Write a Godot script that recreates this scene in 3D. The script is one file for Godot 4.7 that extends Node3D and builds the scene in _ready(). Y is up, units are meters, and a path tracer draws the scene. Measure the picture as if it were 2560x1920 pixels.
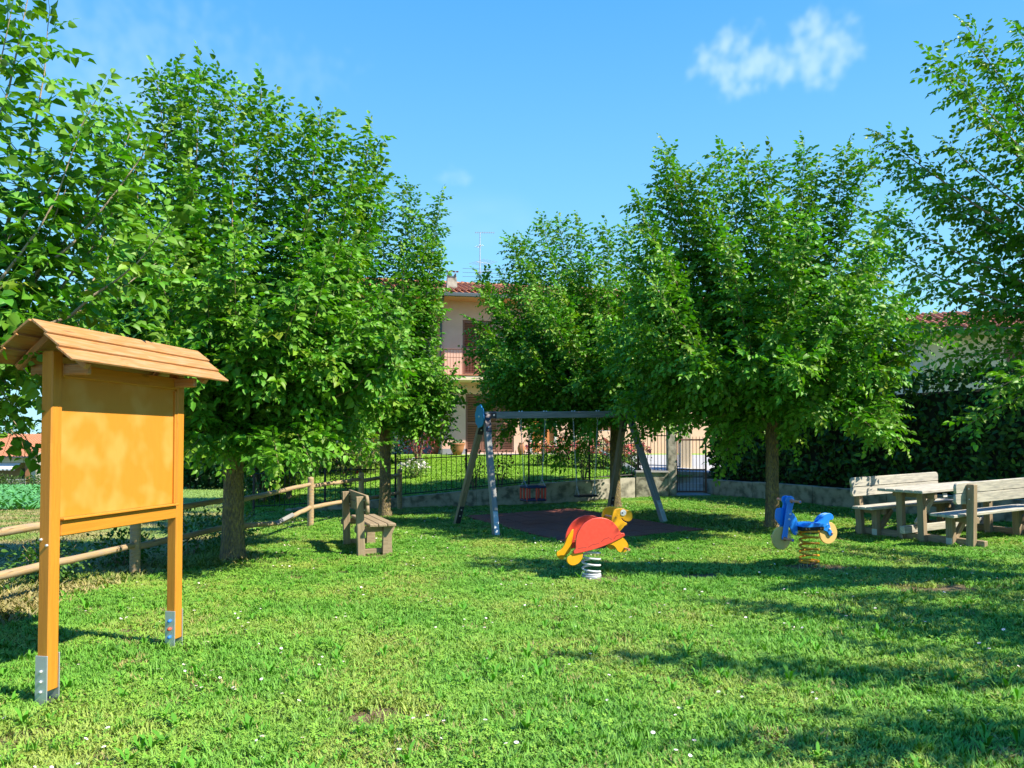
extends Node3D
# A small playground between two rows of mulberry trees. Units: metres, y up, the camera looks along -z.

const EYE := 1.6
const FPX := 1850.0          # focal length in pixels of the 2560 x 1920 photograph
const PITCH := 1.5           # degrees upwards
const SHIFT := 0.05165       # lens shift upwards

var rng := RandomNumberGenerator.new()
var M := {}
var taken := {}
var cam_basis := Basis(Vector3.RIGHT, deg_to_rad(PITCH))


# ---------------------------------------------------------------- mesh builder
class MB:
	var v := PackedVector3Array()
	var n := PackedVector3Array()
	var uv := PackedVector2Array()
	var c := PackedColorArray()
	var ix := PackedInt32Array()
	var tint := Color(1, 1, 1)
	var grain := -1

	func vert(p: Vector3, nn: Vector3, t := Vector2.ZERO) -> int:
		v.append(p)
		n.append(nn)
		uv.append(t)
		c.append(tint)
		return v.size() - 1

	func face(a: int, b: int, d: int) -> void:
		var g := (v[b] - v[a]).cross(v[d] - v[a])
		if g.dot(n[a] + n[b] + n[d]) > 0.0:
			ix.append_array(PackedInt32Array([a, d, b]))
		else:
			ix.append_array(PackedInt32Array([a, b, d]))

	func tri(a: Vector3, b: Vector3, d: Vector3, out: Vector3, ta := Vector2.ZERO, tb := Vector2.ZERO, td := Vector2.ZERO) -> void:
		var g := (b - a).cross(d - a)
		if g.length_squared() < 1e-16:
			return
		g = g.normalized()
		if g.dot(out) < 0.0:
			g = -g
		var i := vert(a, g, ta)
		vert(b, g, tb)
		vert(d, g, td)
		face(i, i + 1, i + 2)

	func quad(a: Vector3, b: Vector3, d: Vector3, e: Vector3, out: Vector3, ta := Vector2.ZERO, tb := Vector2.ZERO, td := Vector2.ZERO, te := Vector2.ZERO) -> void:
		var g := (d - a).cross(e - b)
		if g.length_squared() < 1e-16:
			return
		g = g.normalized()
		if g.dot(out) < 0.0:
			g = -g
		var i := vert(a, g, ta)
		vert(b, g, tb)
		vert(d, g, td)
		vert(e, g, te)
		face(i, i + 1, i + 2)
		face(i, i + 2, i + 3)

	# a box with chamfered edges; uv runs along its longest side, in metres
	func box(at: Vector3, size: Vector3, b := Basis(), bev := 0.004, off := Vector2.ZERO) -> void:
		var h := size * 0.5
		bev = minf(bev, minf(h.x, minf(h.y, h.z)) * 0.6)
		var la := 0
		if h.y > h[la]: la = 1
		if h.z > h[la]: la = 2
		if grain >= 0: la = grain
		var oa := (la + 1) % 3
		var ob := (la + 2) % 3
		for ax in 3:
			var p := (ax + 1) % 3
			var q := (ax + 2) % 3
			for s in [-1.0, 1.0]:
				var cs := []
				for k in [[-1.0, -1.0], [1.0, -1.0], [1.0, 1.0], [-1.0, 1.0]]:
					var w := Vector3.ZERO
					w[ax] = s * h[ax]
					w[p] = k[0] * (h[p] - bev)
					w[q] = k[1] * (h[q] - bev)
					cs.append(w)
				var o := Vector3.ZERO
				o[ax] = s
				put4(cs, o, at, b, la, oa, ob, off)
				if bev > 0.0:
					for s2 in [-1.0, 1.0]:
						var e := []
						for k in [-1.0, 1.0]:
							var w := Vector3.ZERO
							w[ax] = s * h[ax]
							w[p] = s2 * (h[p] - bev)
							w[q] = k * (h[q] - bev)
							e.append(w)
						for k in [1.0, -1.0]:
							var w := Vector3.ZERO
							w[ax] = s * (h[ax] - bev)
							w[p] = s2 * h[p]
							w[q] = k * (h[q] - bev)
							e.append(w)
						var o2 := Vector3.ZERO
						o2[ax] = s
						o2[p] = s2
						put4(e, o2, at, b, la, oa, ob, off)
		if bev > 0.0:
			for sx in [-1.0, 1.0]:
				for sy in [-1.0, 1.0]:
					for sz in [-1.0, 1.0]:
						var w := Vector3(sx * (h.x - bev), sy * (h.y - bev), sz * (h.z - bev))
						var p0 := w + Vector3(sx * bev, 0, 0)
						var p1 := w + Vector3(0, sy * bev, 0)
						var p2 := w + Vector3(0, 0, sz * bev)
						tri(at + b * p0, at + b * p1, at + b * p2, b * Vector3(sx, sy, sz), uvof(p0, la, oa, ob, off), uvof(p1, la, oa, ob, off), uvof(p2, la, oa, ob, off))

	func uvof(w: Vector3, la: int, oa: int, ob: int, off: Vector2) -> Vector2:
		return Vector2(w[la], w[oa] + w[ob] * 0.83) + off

	func put4(q: Array, o: Vector3, at: Vector3, b: Basis, la: int, oa: int, ob: int, off: Vector2) -> void:
		quad(at + b * q[0], at + b * q[1], at + b * q[2], at + b * q[3], b * o, uvof(q[0], la, oa, ob, off), uvof(q[1], la, oa, ob, off), uvof(q[2], la, oa, ob, off), uvof(q[3], la, oa, ob, off))

	# a round bar along points; radii one for each point
	func tube(pts: Array, radii: Array, sides := 6, caps := true, closed := false, uscale := 1.0) -> void:
		var m := pts.size()
		var first := v.size()
		var t0: Vector3 = (pts[1] - pts[0]).normalized()
		var side := t0.cross(Vector3.UP if absf(t0.y) < 0.9 else Vector3.RIGHT).normalized()
		var run := 0.0
		for i in m:
			var a: Vector3 = pts[(i - 1 + m) % m] if closed else pts[maxi(i - 1, 0)]
			var d: Vector3 = pts[(i + 1) % m] if closed else pts[mini(i + 1, m - 1)]
			var t := (d - a).normalized()
			side = (side - t * side.dot(t)).normalized()
			var up := t.cross(side)
			if i > 0:
				run += (pts[i] - pts[i - 1]).length()
			for k in sides + 1:
				var an := TAU * k / sides
				var o := side * cos(an) + up * sin(an)
				vert(pts[i] + o * radii[i], o, Vector2(run * uscale, float(k) / sides * TAU * radii[0]))
		var rows := m if closed else m - 1
		for i in rows:
			var r0 := first + i * (sides + 1)
			var r1 := first + ((i + 1) % m) * (sides + 1)
			for k in sides:
				face(r0 + k, r1 + k, r1 + k + 1)
				face(r0 + k, r1 + k + 1, r0 + k + 1)
		if caps and not closed:
			for e in [0, m - 1]:
				var t: Vector3 = (pts[1] - pts[0]).normalized() if e == 0 else (pts[m - 1] - pts[m - 2]).normalized()
				var o := -t if e == 0 else t
				var mid := vert(pts[e], o, Vector2.ZERO)
				var ring := []
				for k in sides:
					var src: int = first + e * (sides + 1) + k
					ring.append(vert(v[src], o, Vector2(v[src].x, v[src].z)))
				for k in sides:
					face(mid, ring[k], ring[(k + 1) % sides])

	# profile of (radius, height) turned about an axis
	func lathe(prof: Array, sides: int, xf := Transform3D()) -> void:
		var first := v.size()
		var m := prof.size()
		for i in m:
			var a: Vector2 = prof[maxi(i - 1, 0)]
			var d: Vector2 = prof[mini(i + 1, m - 1)]
			var t := (d - a).normalized()
			for k in sides + 1:
				var an := TAU * k / sides
				var o := Vector3(cos(an) * t.y, -t.x, sin(an) * t.y)
				if o.length_squared() < 1e-6:
					o = Vector3.UP
				vert(xf * Vector3(cos(an) * prof[i].x, prof[i].y, sin(an) * prof[i].x), (xf.basis * o).normalized(), Vector2(an * 0.2, prof[i].y))
		for i in m - 1:
			for k in sides:
				var r0 := first + i * (sides + 1) + k
				var r1 := r0 + sides + 1
				face(r0, r1, r1 + 1)
				face(r0, r1 + 1, r0 + 1)

	# a plate cut to an outline (x right, y up), with rounded rims; centred on z
	func plate(poly: PackedVector2Array, thick: float, xf := Transform3D(), bev := 0.006) -> void:
		if not Geometry2D.is_polygon_clockwise(poly):
			poly = poly.duplicate()
			poly.reverse()
		var m := poly.size()
		var inner := PackedVector2Array()
		var nor := PackedVector2Array()
		for i in m:
			var e0 := (poly[i] - poly[(i - 1 + m) % m]).normalized()
			var e1 := (poly[(i + 1) % m] - poly[i]).normalized()
			var o := Vector2(-e0.y, e0.x) + Vector2(-e1.y, e1.x)
			o = o.normalized() if o.length() > 0.05 else Vector2(-e0.y, e0.x)
			nor.append(o)
			inner.append(poly[i] - o * bev)
		var t := Geometry2D.triangulate_polygon(inner)
		if t.is_empty():
			inner = poly
			t = Geometry2D.triangulate_polygon(inner)
		var hz := thick * 0.5
		for s in [-1.0, 1.0]:
			var f := v.size()
			for p in inner:
				vert(xf * Vector3(p.x, p.y, s * hz), xf.basis * Vector3(0, 0, s), p)
			for k in range(0, t.size(), 3):
				face(f + t[k], f + t[k + 1], f + t[k + 2])
		var rows := [[inner, hz, 1.0], [poly, hz - bev, 0.25], [poly, -hz + bev, -0.25], [inner, -hz, -1.0]]
		var f0 := v.size()
		for r in rows:
			for i in m:
				var p: Vector2 = r[0][i]
				var w: float = r[2]
				var o := Vector3(nor[i].x * (1.0 - absf(w) * 0.6), nor[i].y * (1.0 - absf(w) * 0.6), w)
				vert(xf * Vector3(p.x, p.y, r[1]), (xf.basis * o).normalized(), p)
		for r in 3:
			for i in m:
				var j := (i + 1) % m
				face(f0 + r * m + i, f0 + (r + 1) * m + i, f0 + (r + 1) * m + j)
				face(f0 + r * m + i, f0 + (r + 1) * m + j, f0 + r * m + j)

	func mesh() -> ArrayMesh:
		var a := []
		a.resize(Mesh.ARRAY_MAX)
		a[Mesh.ARRAY_VERTEX] = v
		a[Mesh.ARRAY_NORMAL] = n
		a[Mesh.ARRAY_TEX_UV] = uv
		a[Mesh.ARRAY_COLOR] = c
		a[Mesh.ARRAY_INDEX] = ix
		var m := ArrayMesh.new()
		m.add_surface_from_arrays(Mesh.PRIMITIVE_TRIANGLES, a)
		return m


# ---------------------------------------------------------------- nodes
func numbered(called: String) -> String:
	if not taken.has(called):
		taken[called] = 0
		return called
	taken[called] += 1
	return "%s_%03d" % [called, taken[called]]


func tag(o: Node3D, label: String, category: String, group := "", kind := "") -> void:
	if label: o.set_meta("label", label)
	if category: o.set_meta("category", category)
	if group: o.set_meta("group", group)
	if kind: o.set_meta("kind", kind)


func thing(called: String, label: String, category: String, at := Vector3.ZERO, yaw := 0.0, group := "") -> Node3D:
	var o := Node3D.new()
	o.name = numbered(called)
	add_child(o)
	o.position = at
	o.rotation_degrees.y = yaw
	tag(o, label, category, group)
	return o


func part(parent: Node, called: String, b: MB, m: Material) -> MeshInstance3D:
	var o := MeshInstance3D.new()
	o.name = called
	o.mesh = b.mesh()
	o.material_override = m
	parent.add_child(o, true)
	return o


func copy_part(parent: Node, called: String, mesh: Mesh, m: Material, xf: Transform3D) -> MeshInstance3D:
	var o := MeshInstance3D.new()
	o.name = called
	o.mesh = mesh
	o.material_override = m
	o.transform = xf
	parent.add_child(o, true)
	return o


func many(parent: Node, called: String, mesh: Mesh, m: Material, xfs: Array, tints: PackedColorArray, label := "", category := "") -> MultiMeshInstance3D:
	var mm := MultiMesh.new()
	mm.transform_format = MultiMesh.TRANSFORM_3D
	mm.use_colors = true
	mm.mesh = mesh
	mm.instance_count = xfs.size()
	for i in xfs.size():
		mm.set_instance_transform(i, xfs[i])
		mm.set_instance_color(i, tints[i])
	var o := MultiMeshInstance3D.new()
	o.name = numbered(called) if parent == self else called
	o.multimesh = mm
	o.material_override = m
	parent.add_child(o, true)
	tag(o, label, category, "", "stuff")
	return o


func plank(parent: Node, called: String, at: Vector3, size: Vector3, m: Material, b := Basis(), bev := 0.004, grain := -1) -> MeshInstance3D:
	var k := MB.new()
	k.grain = grain
	k.box(at, size, b, bev, Vector2(rng.randf() * 5.0, rng.randf() * 5.0))
	return part(parent, called, k, m)


func bar(parent: Node, called: String, a: Vector3, b: Vector3, w: float, d: float, m: Material, bev := 0.004) -> MeshInstance3D:
	# a square-cut timber from a to b; d is its thickness along z as far as possible
	var y := (b - a).normalized()
	var x := y.cross(Vector3(0, 0, 1)).normalized()
	var z := x.cross(y)
	return plank(parent, called, (a + b) * 0.5, Vector3(w, (b - a).length(), d), m, Basis(x, y, z), bev)


func bolt(parent: Node, called: String, at: Vector3, out: Vector3, r: float, h: float, m: Material) -> MeshInstance3D:
	var k := MB.new()
	var y := out.normalized()
	var x := y.cross(Vector3(0.31, 0.9, 0.2)).normalized()
	k.lathe([Vector2(r, -0.002), Vector2(r, h * 0.55), Vector2(r * 0.8, h * 0.9), Vector2(0.0001, h)], 10, Transform3D(Basis(x, y, x.cross(y)), at))
	return part(parent, called, k, m)


# ---------------------------------------------------------------- places
func ray(px: float, py: float) -> Vector3:
	return cam_basis * Vector3((px - 1280.0) / FPX, (960.0 - py) / FPX + SHIFT, -1.0)


func at_depth(px: float, py: float, depth: float) -> Vector3:
	var d := ray(px, py)
	return Vector3(0, EYE, 0) + d * (depth / -d.z)


func ss(a: float, b: float, x: float) -> float:
	var t := clampf((x - a) / (b - a), 0.0, 1.0)
	return t * t * (3.0 - 2.0 * t)


# height of the open ground: the lawn rises gently to one side, the field falls away behind the log fence
func gy(x: float, z: float) -> float:
	var d := -z
	var h := 0.03 * (0.5 * (x + sqrt(x * x + 0.6)) - 0.2) * (1.0 - 0.6 * ss(8.0, 20.0, x))
	h += 0.05 * ss(14.0, 18.0, d) * ss(-4.5, -2.0, x)
	var s := ss(0.0, 1.0, -(x + 0.33 * d) + 1.5 * maxf(0.0, d - 33.0))
	h -= 0.047 * maxf(0.0, d - 8.0) * s
	return h


func on_ground(px: float, py: float) -> Vector3:
	var d := ray(px, py)
	var t := 10.0
	for i in 24:
		t = (gy(d.x * t, d.z * t) - EYE) / d.y
	return Vector3(d.x * t, gy(d.x * t, d.z * t), d.z * t)


func lin(r: float, g: float, b: float) -> Color:
	return Color(r, g, b).linear_to_srgb()


# ---------------------------------------------------------------- materials
func ntex(sd: int, freq: float, cols: Array, size := 512, octaves := 5, cell := false, stops := []) -> NoiseTexture2D:
	var f := FastNoiseLite.new()
	f.seed = sd
	f.frequency = freq
	f.noise_type = FastNoiseLite.TYPE_CELLULAR if cell else FastNoiseLite.TYPE_SIMPLEX_SMOOTH
	f.fractal_octaves = octaves
	var t := NoiseTexture2D.new()
	t.width = size
	t.height = size
	t.seamless = true
	t.noise = f
	var g := Gradient.new()
	g.offsets = PackedFloat32Array()
	g.colors = PackedColorArray()
	var off := PackedFloat32Array()
	var pc := PackedColorArray()
	for i in cols.size():
		off.append(stops[i] if stops.size() else float(i) / (cols.size() - 1))
		pc.append(cols[i])
	g.offsets = off
	g.colors = pc
	t.color_ramp = g
	return t


func grey(sd: int, freq: float, lo := 0.0, hi := 1.0, octaves := 5) -> NoiseTexture2D:
	return ntex(sd, freq, [Color(lo, lo, lo), Color(hi, hi, hi)], 512, octaves)


# grain along u; stops from dark to light, linear colours
func wood(called: String, sd: int, dark: Color, light: Color, rough: float, bump: float, knots: int, stain := Color(0, 0, 0, 0), amp := 1.0, sfreq := Vector2(0.012, 0.05)) -> StandardMaterial3D:
	var w := 512
	var h := 256
	var f := FastNoiseLite.new()
	f.seed = sd
	f.frequency = 1.0
	f.fractal_octaves = 3
	var g := FastNoiseLite.new()
	g.seed = sd + 7
	g.frequency = 1.0
	var im := Image.create(w, h, false, Image.FORMAT_RGB8)
	var hm := Image.create(w, h, false, Image.FORMAT_L8)
	var r := RandomNumberGenerator.new()
	r.seed = sd
	var ks := []
	for i in knots:
		ks.append([r.randf() * w, r.randf() * h, r.randf_range(3.0, 6.5)])
	for y in h:
		for x in w:
			var yy := float(y)
			var kd := 0.0
			for k in ks:
				var dx: float = (x - k[0]) / 3.0
				var dy: float = y - k[1]
				var q: float = sqrt(dx * dx + dy * dy) / k[2]
				if q < 4.0:
					yy += (1.0 if dy > 0 else -1.0) * k[2] * exp(-q * q * 0.5) * 1.3
					if q < 1.0:
						kd = maxf(kd, 1.0 - q * q)
			var wob := f.get_noise_2d(x * 0.006, y * 0.02) * 9.0
			var ring := f.get_noise_2d(x * 0.004, (yy + wob) * 0.11)
			var fine := g.get_noise_2d(x * 0.02, y * 0.9)
			var t := clampf(0.55 + ring * 0.75 * amp + fine * 0.3, 0.0, 1.0)
			var col := dark.lerp(light, t)
			if stain.a > 0.0:
				var s := clampf((f.get_noise_2d(x * sfreq.x + 50.0, y * sfreq.y + 9.0) + 0.15) * 1.6, 0.0, 1.0) * stain.a
				col = col.lerp(stain, s)
			col = col.lerp(dark * 0.45, kd * 0.7)
			im.set_pixel(x, y, Color(col.r, col.g, col.b).linear_to_srgb())
			var e := clampf(t - kd * 0.3, 0.0, 1.0)
			hm.set_pixel(x, y, Color(e, e, e))
	var m := StandardMaterial3D.new()
	m.resource_name = called
	m.albedo_texture = ImageTexture.create_from_image(im)
	m.heightmap_enabled = true
	m.heightmap_texture = ImageTexture.create_from_image(hm)
	m.heightmap_scale = bump
	m.roughness = rough
	m.uv1_scale = Vector3(0.55, 1.9, 1)
	return m


func plain(called: String, col: Color, rough := 0.6, metal := 0.0) -> StandardMaterial3D:
	var m := StandardMaterial3D.new()
	m.resource_name = called
	m.albedo_color = col
	m.roughness = rough
	m.metallic = metal
	M[called] = m
	return m


# mottled surface looked up in space, with relief
func mottled(called: String, cols: Array, freq: float, scale: float, rough := 0.85, bump := 0.3, sd := 3, octaves := 5, stops := []) -> StandardMaterial3D:
	var m := StandardMaterial3D.new()
	m.resource_name = called
	m.albedo_texture = ntex(sd, freq, cols, 512, octaves, false, stops)
	m.roughness = rough
	m.uv1_triplanar = true
	m.uv1_world_triplanar = true
	m.uv1_scale = Vector3(scale, scale, scale)
	if bump > 0.0:
		m.heightmap_enabled = true
		m.heightmap_texture = grey(sd + 1, freq * 1.7)
		m.heightmap_scale = bump
	M[called] = m
	return m


func leafy(called: String, rough := 0.42, back := Color(0.5, 0.62, 0.16), spec := 0.5) -> StandardMaterial3D:
	var m := StandardMaterial3D.new()
	m.resource_name = called
	m.albedo_color = Color.WHITE
	m.vertex_color_use_as_albedo = true
	m.roughness = rough
	m.metallic_specular = spec
	m.backlight_enabled = true
	m.backlight = back
	m.cull_mode = BaseMaterial3D.CULL_DISABLED
	M[called] = m
	return m


func make_materials() -> void:
	M.stained = wood("orange stained timber", 11, Color(0.45, 0.170, 0.014), Color(0.58, 0.245, 0.024), 0.5, 0.05, 3, Color(0, 0, 0, 0), 0.6)
	M.stained_panel = wood("orange stained plywood", 23, Color(0.52, 0.205, 0.017), Color(0.58, 0.24, 0.024), 0.5, 0.02, 0, Color(0.68, 0.38, 0.11, 0.4), 0.2, Vector2(0.010, 0.014))
	M.stained_panel.uv1_scale = Vector3(0.55, 0.8, 1)
	M.roof_wood = wood("reddish roof boards", 31, Color(0.33, 0.142, 0.042), Color(0.47, 0.225, 0.075), 0.6, 0.08, 4, Color(0.43, 0.28, 0.15, 0.6))
	M.grey_wood = wood("silvered timber", 41, Color(0.15, 0.155, 0.16), Color(0.29, 0.29, 0.285), 0.75, 0.12, 3)
	M.brown_wood = wood("weathered brown timber", 47, Color(0.17, 0.13, 0.085), Color(0.34, 0.27, 0.18), 0.75, 0.12, 3)
	M.bench_wood = wood("grey brown bench timber", 53, Color(0.21, 0.155, 0.095), Color(0.35, 0.27, 0.175), 0.75, 0.12, 4)
	M.table_wood = wood("pale weathered timber", 59, Color(0.37, 0.345, 0.29), Color(0.55, 0.525, 0.46), 0.7, 0.14, 5, Color(0.28, 0.275, 0.255, 0.7))
	M.log_wood = wood("peeled log", 61, Color(0.27, 0.18, 0.095), Color(0.48, 0.335, 0.175), 0.75, 0.15, 6, Color(0.26, 0.235, 0.20, 0.6))
	plain("zinc", lin(0.50, 0.55, 0.58), 0.42, 0.55)
	plain("bolt_steel", lin(0.72, 0.74, 0.76), 0.35, 0.6)
	plain("dark_steel", lin(0.06, 0.05, 0.06), 0.5, 0.3)
	plain("black_iron", lin(0.018, 0.018, 0.022), 0.5, 0.1)
	plain("blue_cap", lin(0.03, 0.20, 0.62), 0.4)
	plain("red_cap", lin(0.72, 0.11, 0.05), 0.4)
	plain("blue_flower", lin(0.03, 0.27, 0.55), 0.42)
	mottled("rider_blue", [lin(0.010, 0.20, 0.70), lin(0.016, 0.24, 0.78)], 0.03, 2.0, 0.36, 0.02, 62)
	mottled("rider_red", [lin(0.64, 0.058, 0.034), lin(0.72, 0.08, 0.05)], 0.02, 2.0, 0.38, 0.02, 63)
	plain("rider_red_line", lin(0.16, 0.008, 0.006), 0.5)
	mottled("rider_yellow", [lin(0.68, 0.32, 0.006), lin(0.75, 0.375, 0.01)], 0.02, 2.0, 0.38, 0.02, 64)
	mottled("wheel_cream", [lin(0.62, 0.43, 0.14), lin(0.68, 0.48, 0.17)], 0.03, 2.0, 0.5, 0.02, 66)
	plain("peg_salmon", lin(0.52, 0.23, 0.15), 0.45)
	plain("white_plastic", lin(0.66, 0.66, 0.65), 0.35)
	plain("pupil", lin(0.02, 0.02, 0.06), 0.3)
	plain("white_paint", lin(0.55, 0.58, 0.60), 0.42)
	plain("orange_paint", lin(0.62, 0.28, 0.012), 0.42)
	plain("black_rubber", lin(0.012, 0.012, 0.014), 0.6)
	plain("navy", lin(0.012, 0.018, 0.06), 0.5)
	plain("seat_red", lin(0.62, 0.05, 0.03), 0.45)
	plain("shutter_brown", lin(0.21, 0.09, 0.06), 0.6)
	plain("gutter", lin(0.085, 0.10, 0.105), 0.5, 0.2)
	plain("door_orange", lin(0.52, 0.17, 0.05), 0.55)
	plain("glass_dark", lin(0.03, 0.035, 0.04), 0.15)
	plain("awning_white", lin(0.70, 0.72, 0.76), 0.8)
	plain("lamp_glass", lin(0.78, 0.72, 0.52), 0.25)
	plain("gate_brown", lin(0.17, 0.08, 0.055), 0.5, 0.2)
	mottled("pink_plaster", [lin(0.65, 0.40, 0.305), lin(0.72, 0.46, 0.36)], 0.01, 0.35, 0.9, 0.1, 71)
	mottled("beige_plaster", [lin(0.66, 0.53, 0.38), lin(0.74, 0.60, 0.43)], 0.01, 0.2, 0.9, 0.1, 73)
	mottled("orange_plaster", [lin(0.56, 0.29, 0.17), lin(0.62, 0.34, 0.21)], 0.01, 0.2, 0.9, 0.1, 75)
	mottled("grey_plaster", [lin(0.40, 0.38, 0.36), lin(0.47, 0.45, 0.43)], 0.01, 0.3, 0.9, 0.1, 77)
	mottled("concrete", [lin(0.13, 0.125, 0.10), lin(0.36, 0.34, 0.28), lin(0.46, 0.43, 0.36)], 0.012, 0.6, 0.92, 0.6, 79, 6, [0.2, 0.5, 0.85])
	mottled("dark_plinth", [lin(0.20, 0.21, 0.23), lin(0.28, 0.29, 0.31)], 0.02, 0.6, 0.9, 0.1, 80)
	mottled("roof_tile", [lin(0.29, 0.10, 0.05), lin(0.47, 0.185, 0.095), lin(0.54, 0.30, 0.18)], 0.03, 1.6, 0.85, 0.3, 81, 4, [0.15, 0.5, 0.9])
	mottled("terracotta", [lin(0.34, 0.13, 0.06), lin(0.43, 0.18, 0.085)], 0.02, 1.5, 0.8, 0.2, 83)
	mottled("stone_slab", [lin(0.32, 0.32, 0.32), lin(0.42, 0.42, 0.42)], 0.02, 1.0, 0.85, 0.2, 85)
	mottled("white_marble", [lin(0.50, 0.50, 0.50), lin(0.56, 0.56, 0.56)], 0.02, 1.0, 0.6, 0.0, 86)
	mottled("rubber_mat", [lin(0.12, 0.038, 0.028), lin(0.25, 0.08, 0.058), lin(0.34, 0.125, 0.092)], 0.09, 2.2, 0.95, 0.5, 87, 4)
	mottled("bark", [lin(0.075, 0.058, 0.040), lin(0.20, 0.155, 0.105), lin(0.33, 0.26, 0.18)], 0.02, 1.0, 0.95, 3.5, 89, 6, [0.25, 0.5, 0.8])
	M.bark.uv1_scale = Vector3(3.2, 0.75, 3.2)
	mottled("mossy_bark", [lin(0.15, 0.115, 0.075), lin(0.25, 0.195, 0.12), lin(0.28, 0.22, 0.125), lin(0.42, 0.33, 0.09)], 0.03, 1.0, 0.95, 4.5, 91, 6, [0.25, 0.5, 0.62, 0.75])
	M.mossy_bark.uv1_scale = Vector3(2.4, 0.6, 2.4)
	mottled("pale_bark", [lin(0.26, 0.20, 0.14), lin(0.44, 0.36, 0.27)], 0.03, 3.0, 0.85, 0.3, 94)
	mottled("limb_bark", [lin(0.20, 0.14, 0.085), lin(0.42, 0.32, 0.21)], 0.03, 3.0, 0.85, 0.3, 93)
	mottled("soil_lump", [lin(0.10, 0.075, 0.05), lin(0.26, 0.21, 0.15)], 0.05, 3.0, 0.98, 2.0, 95)
	mottled("pebble", [lin(0.50, 0.42, 0.30), lin(0.62, 0.54, 0.42)], 0.04, 3.0, 0.9, 0.3, 97)
	leafy("leaf", 0.48, Color(0.68, 0.80, 0.17), 0.4)
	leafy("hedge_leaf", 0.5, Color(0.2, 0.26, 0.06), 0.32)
	leafy("grass_blade", 0.55, Color(0.5, 0.62, 0.14), 0.4)
	leafy("petal", 0.7, Color(0.4, 0.4, 0.4), 0.3)


# ---------------------------------------------------------------- leaves, grass
func leaf_mesh(wide := 0.36, fold := 0.28, droop := 0.22, wave := 0.0) -> ArrayMesh:
	# stalk at the origin, tip at z = 1, upper face +y
	var b := MB.new()
	var ts := [0.0, 0.22, 0.62, 1.0]
	var ws := [0.05, 0.95, 0.86, 0.0]
	for s in [-1.0, 1.0]:
		var mid := []
		var rim := []
		for i in 4:
			var t: float = ts[i]
			var x: float = ws[i] * wide * s
			var y := -droop * t * t
			mid.append(Vector3(0, y, t))
			rim.append(Vector3(x, y + absf(x) * fold + wave * sin(t * 9.0 + s), t - 0.05 * ws[i]))
		var f := b.v.size()
		var up := Vector3(-s * fold, 1, 0.3).normalized()
		for i in 4:
			b.vert(mid[i], Vector3(-s * fold * 0.4, 1, 2.0 * droop * ts[i]).normalized())
			b.vert(rim[i], Vector3(-s * fold, 1, 2.0 * droop * ts[i]).normalized())
		for i in 3:
			b.face(f + i * 2, f + i * 2 + 2, f + i * 2 + 1)
			if i < 2:
				b.face(f + i * 2 + 1, f + i * 2 + 2, f + i * 2 + 3)
	return b.mesh()


func sprig_mesh(leaves: int, sd: int, size: float, fold: float, droop: float) -> ArrayMesh:
	# a leafy side twig along +z, 1 unit long, leaves alternating to both sides with their faces up
	var r := RandomNumberGenerator.new()
	r.seed = sd
	var b := MB.new()
	var src := leaf_mesh(0.36, fold, 0.25, 0.015).surface_get_arrays(0)
	var lv: PackedVector3Array = src[Mesh.ARRAY_VERTEX]
	var ln: PackedVector3Array = src[Mesh.ARRAY_NORMAL]
	var li: PackedInt32Array = src[Mesh.ARRAY_INDEX]
	b.tint = Color(1.6, 0.9, 0.9)
	b.tube([Vector3.ZERO, Vector3(0, 0.03, 0.5), Vector3(0, -droop, 1.0)], [0.012, 0.009, 0.004], 3, false)
	for i in leaves:
		var f := (i + 0.7) / leaves
		var s := 1.0 if i % 2 == 0 else -1.0
		var at := Vector3(0, 0.03 * sin(f * PI) - droop * f * f, f)
		var d := Vector3(s * r.randf_range(0.5, 1.2), r.randf_range(-0.75, 0.25), r.randf_range(0.2, 1.0)).normalized()
		if i == leaves - 1:
			d = Vector3(0, -0.3, 1).normalized()
		var up := (Vector3.UP + rdir(r) * 0.75).normalized()
		var x := aim(d, up, size * r.randf_range(0.65, 1.2) * (1.0 - 0.25 * f), at + d * 0.06, r.randf_range(0.85, 1.15))
		var k := r.randf_range(0.68, 1.32)
		b.tint = Color(k * r.randf_range(0.85, 1.25), k, k * r.randf_range(0.8, 1.3))
		if r.randf() < 0.1:
			b.tint = Color(2.3, 1.5, 1.1)
		var nb := x.basis.orthonormalized()
		var f0 := b.v.size()
		for j in lv.size():
			b.vert(x * lv[j], (nb * ln[j]).normalized())
		for j in li.size():
			b.ix.append(li[j] + f0)
	return b.mesh()


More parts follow.
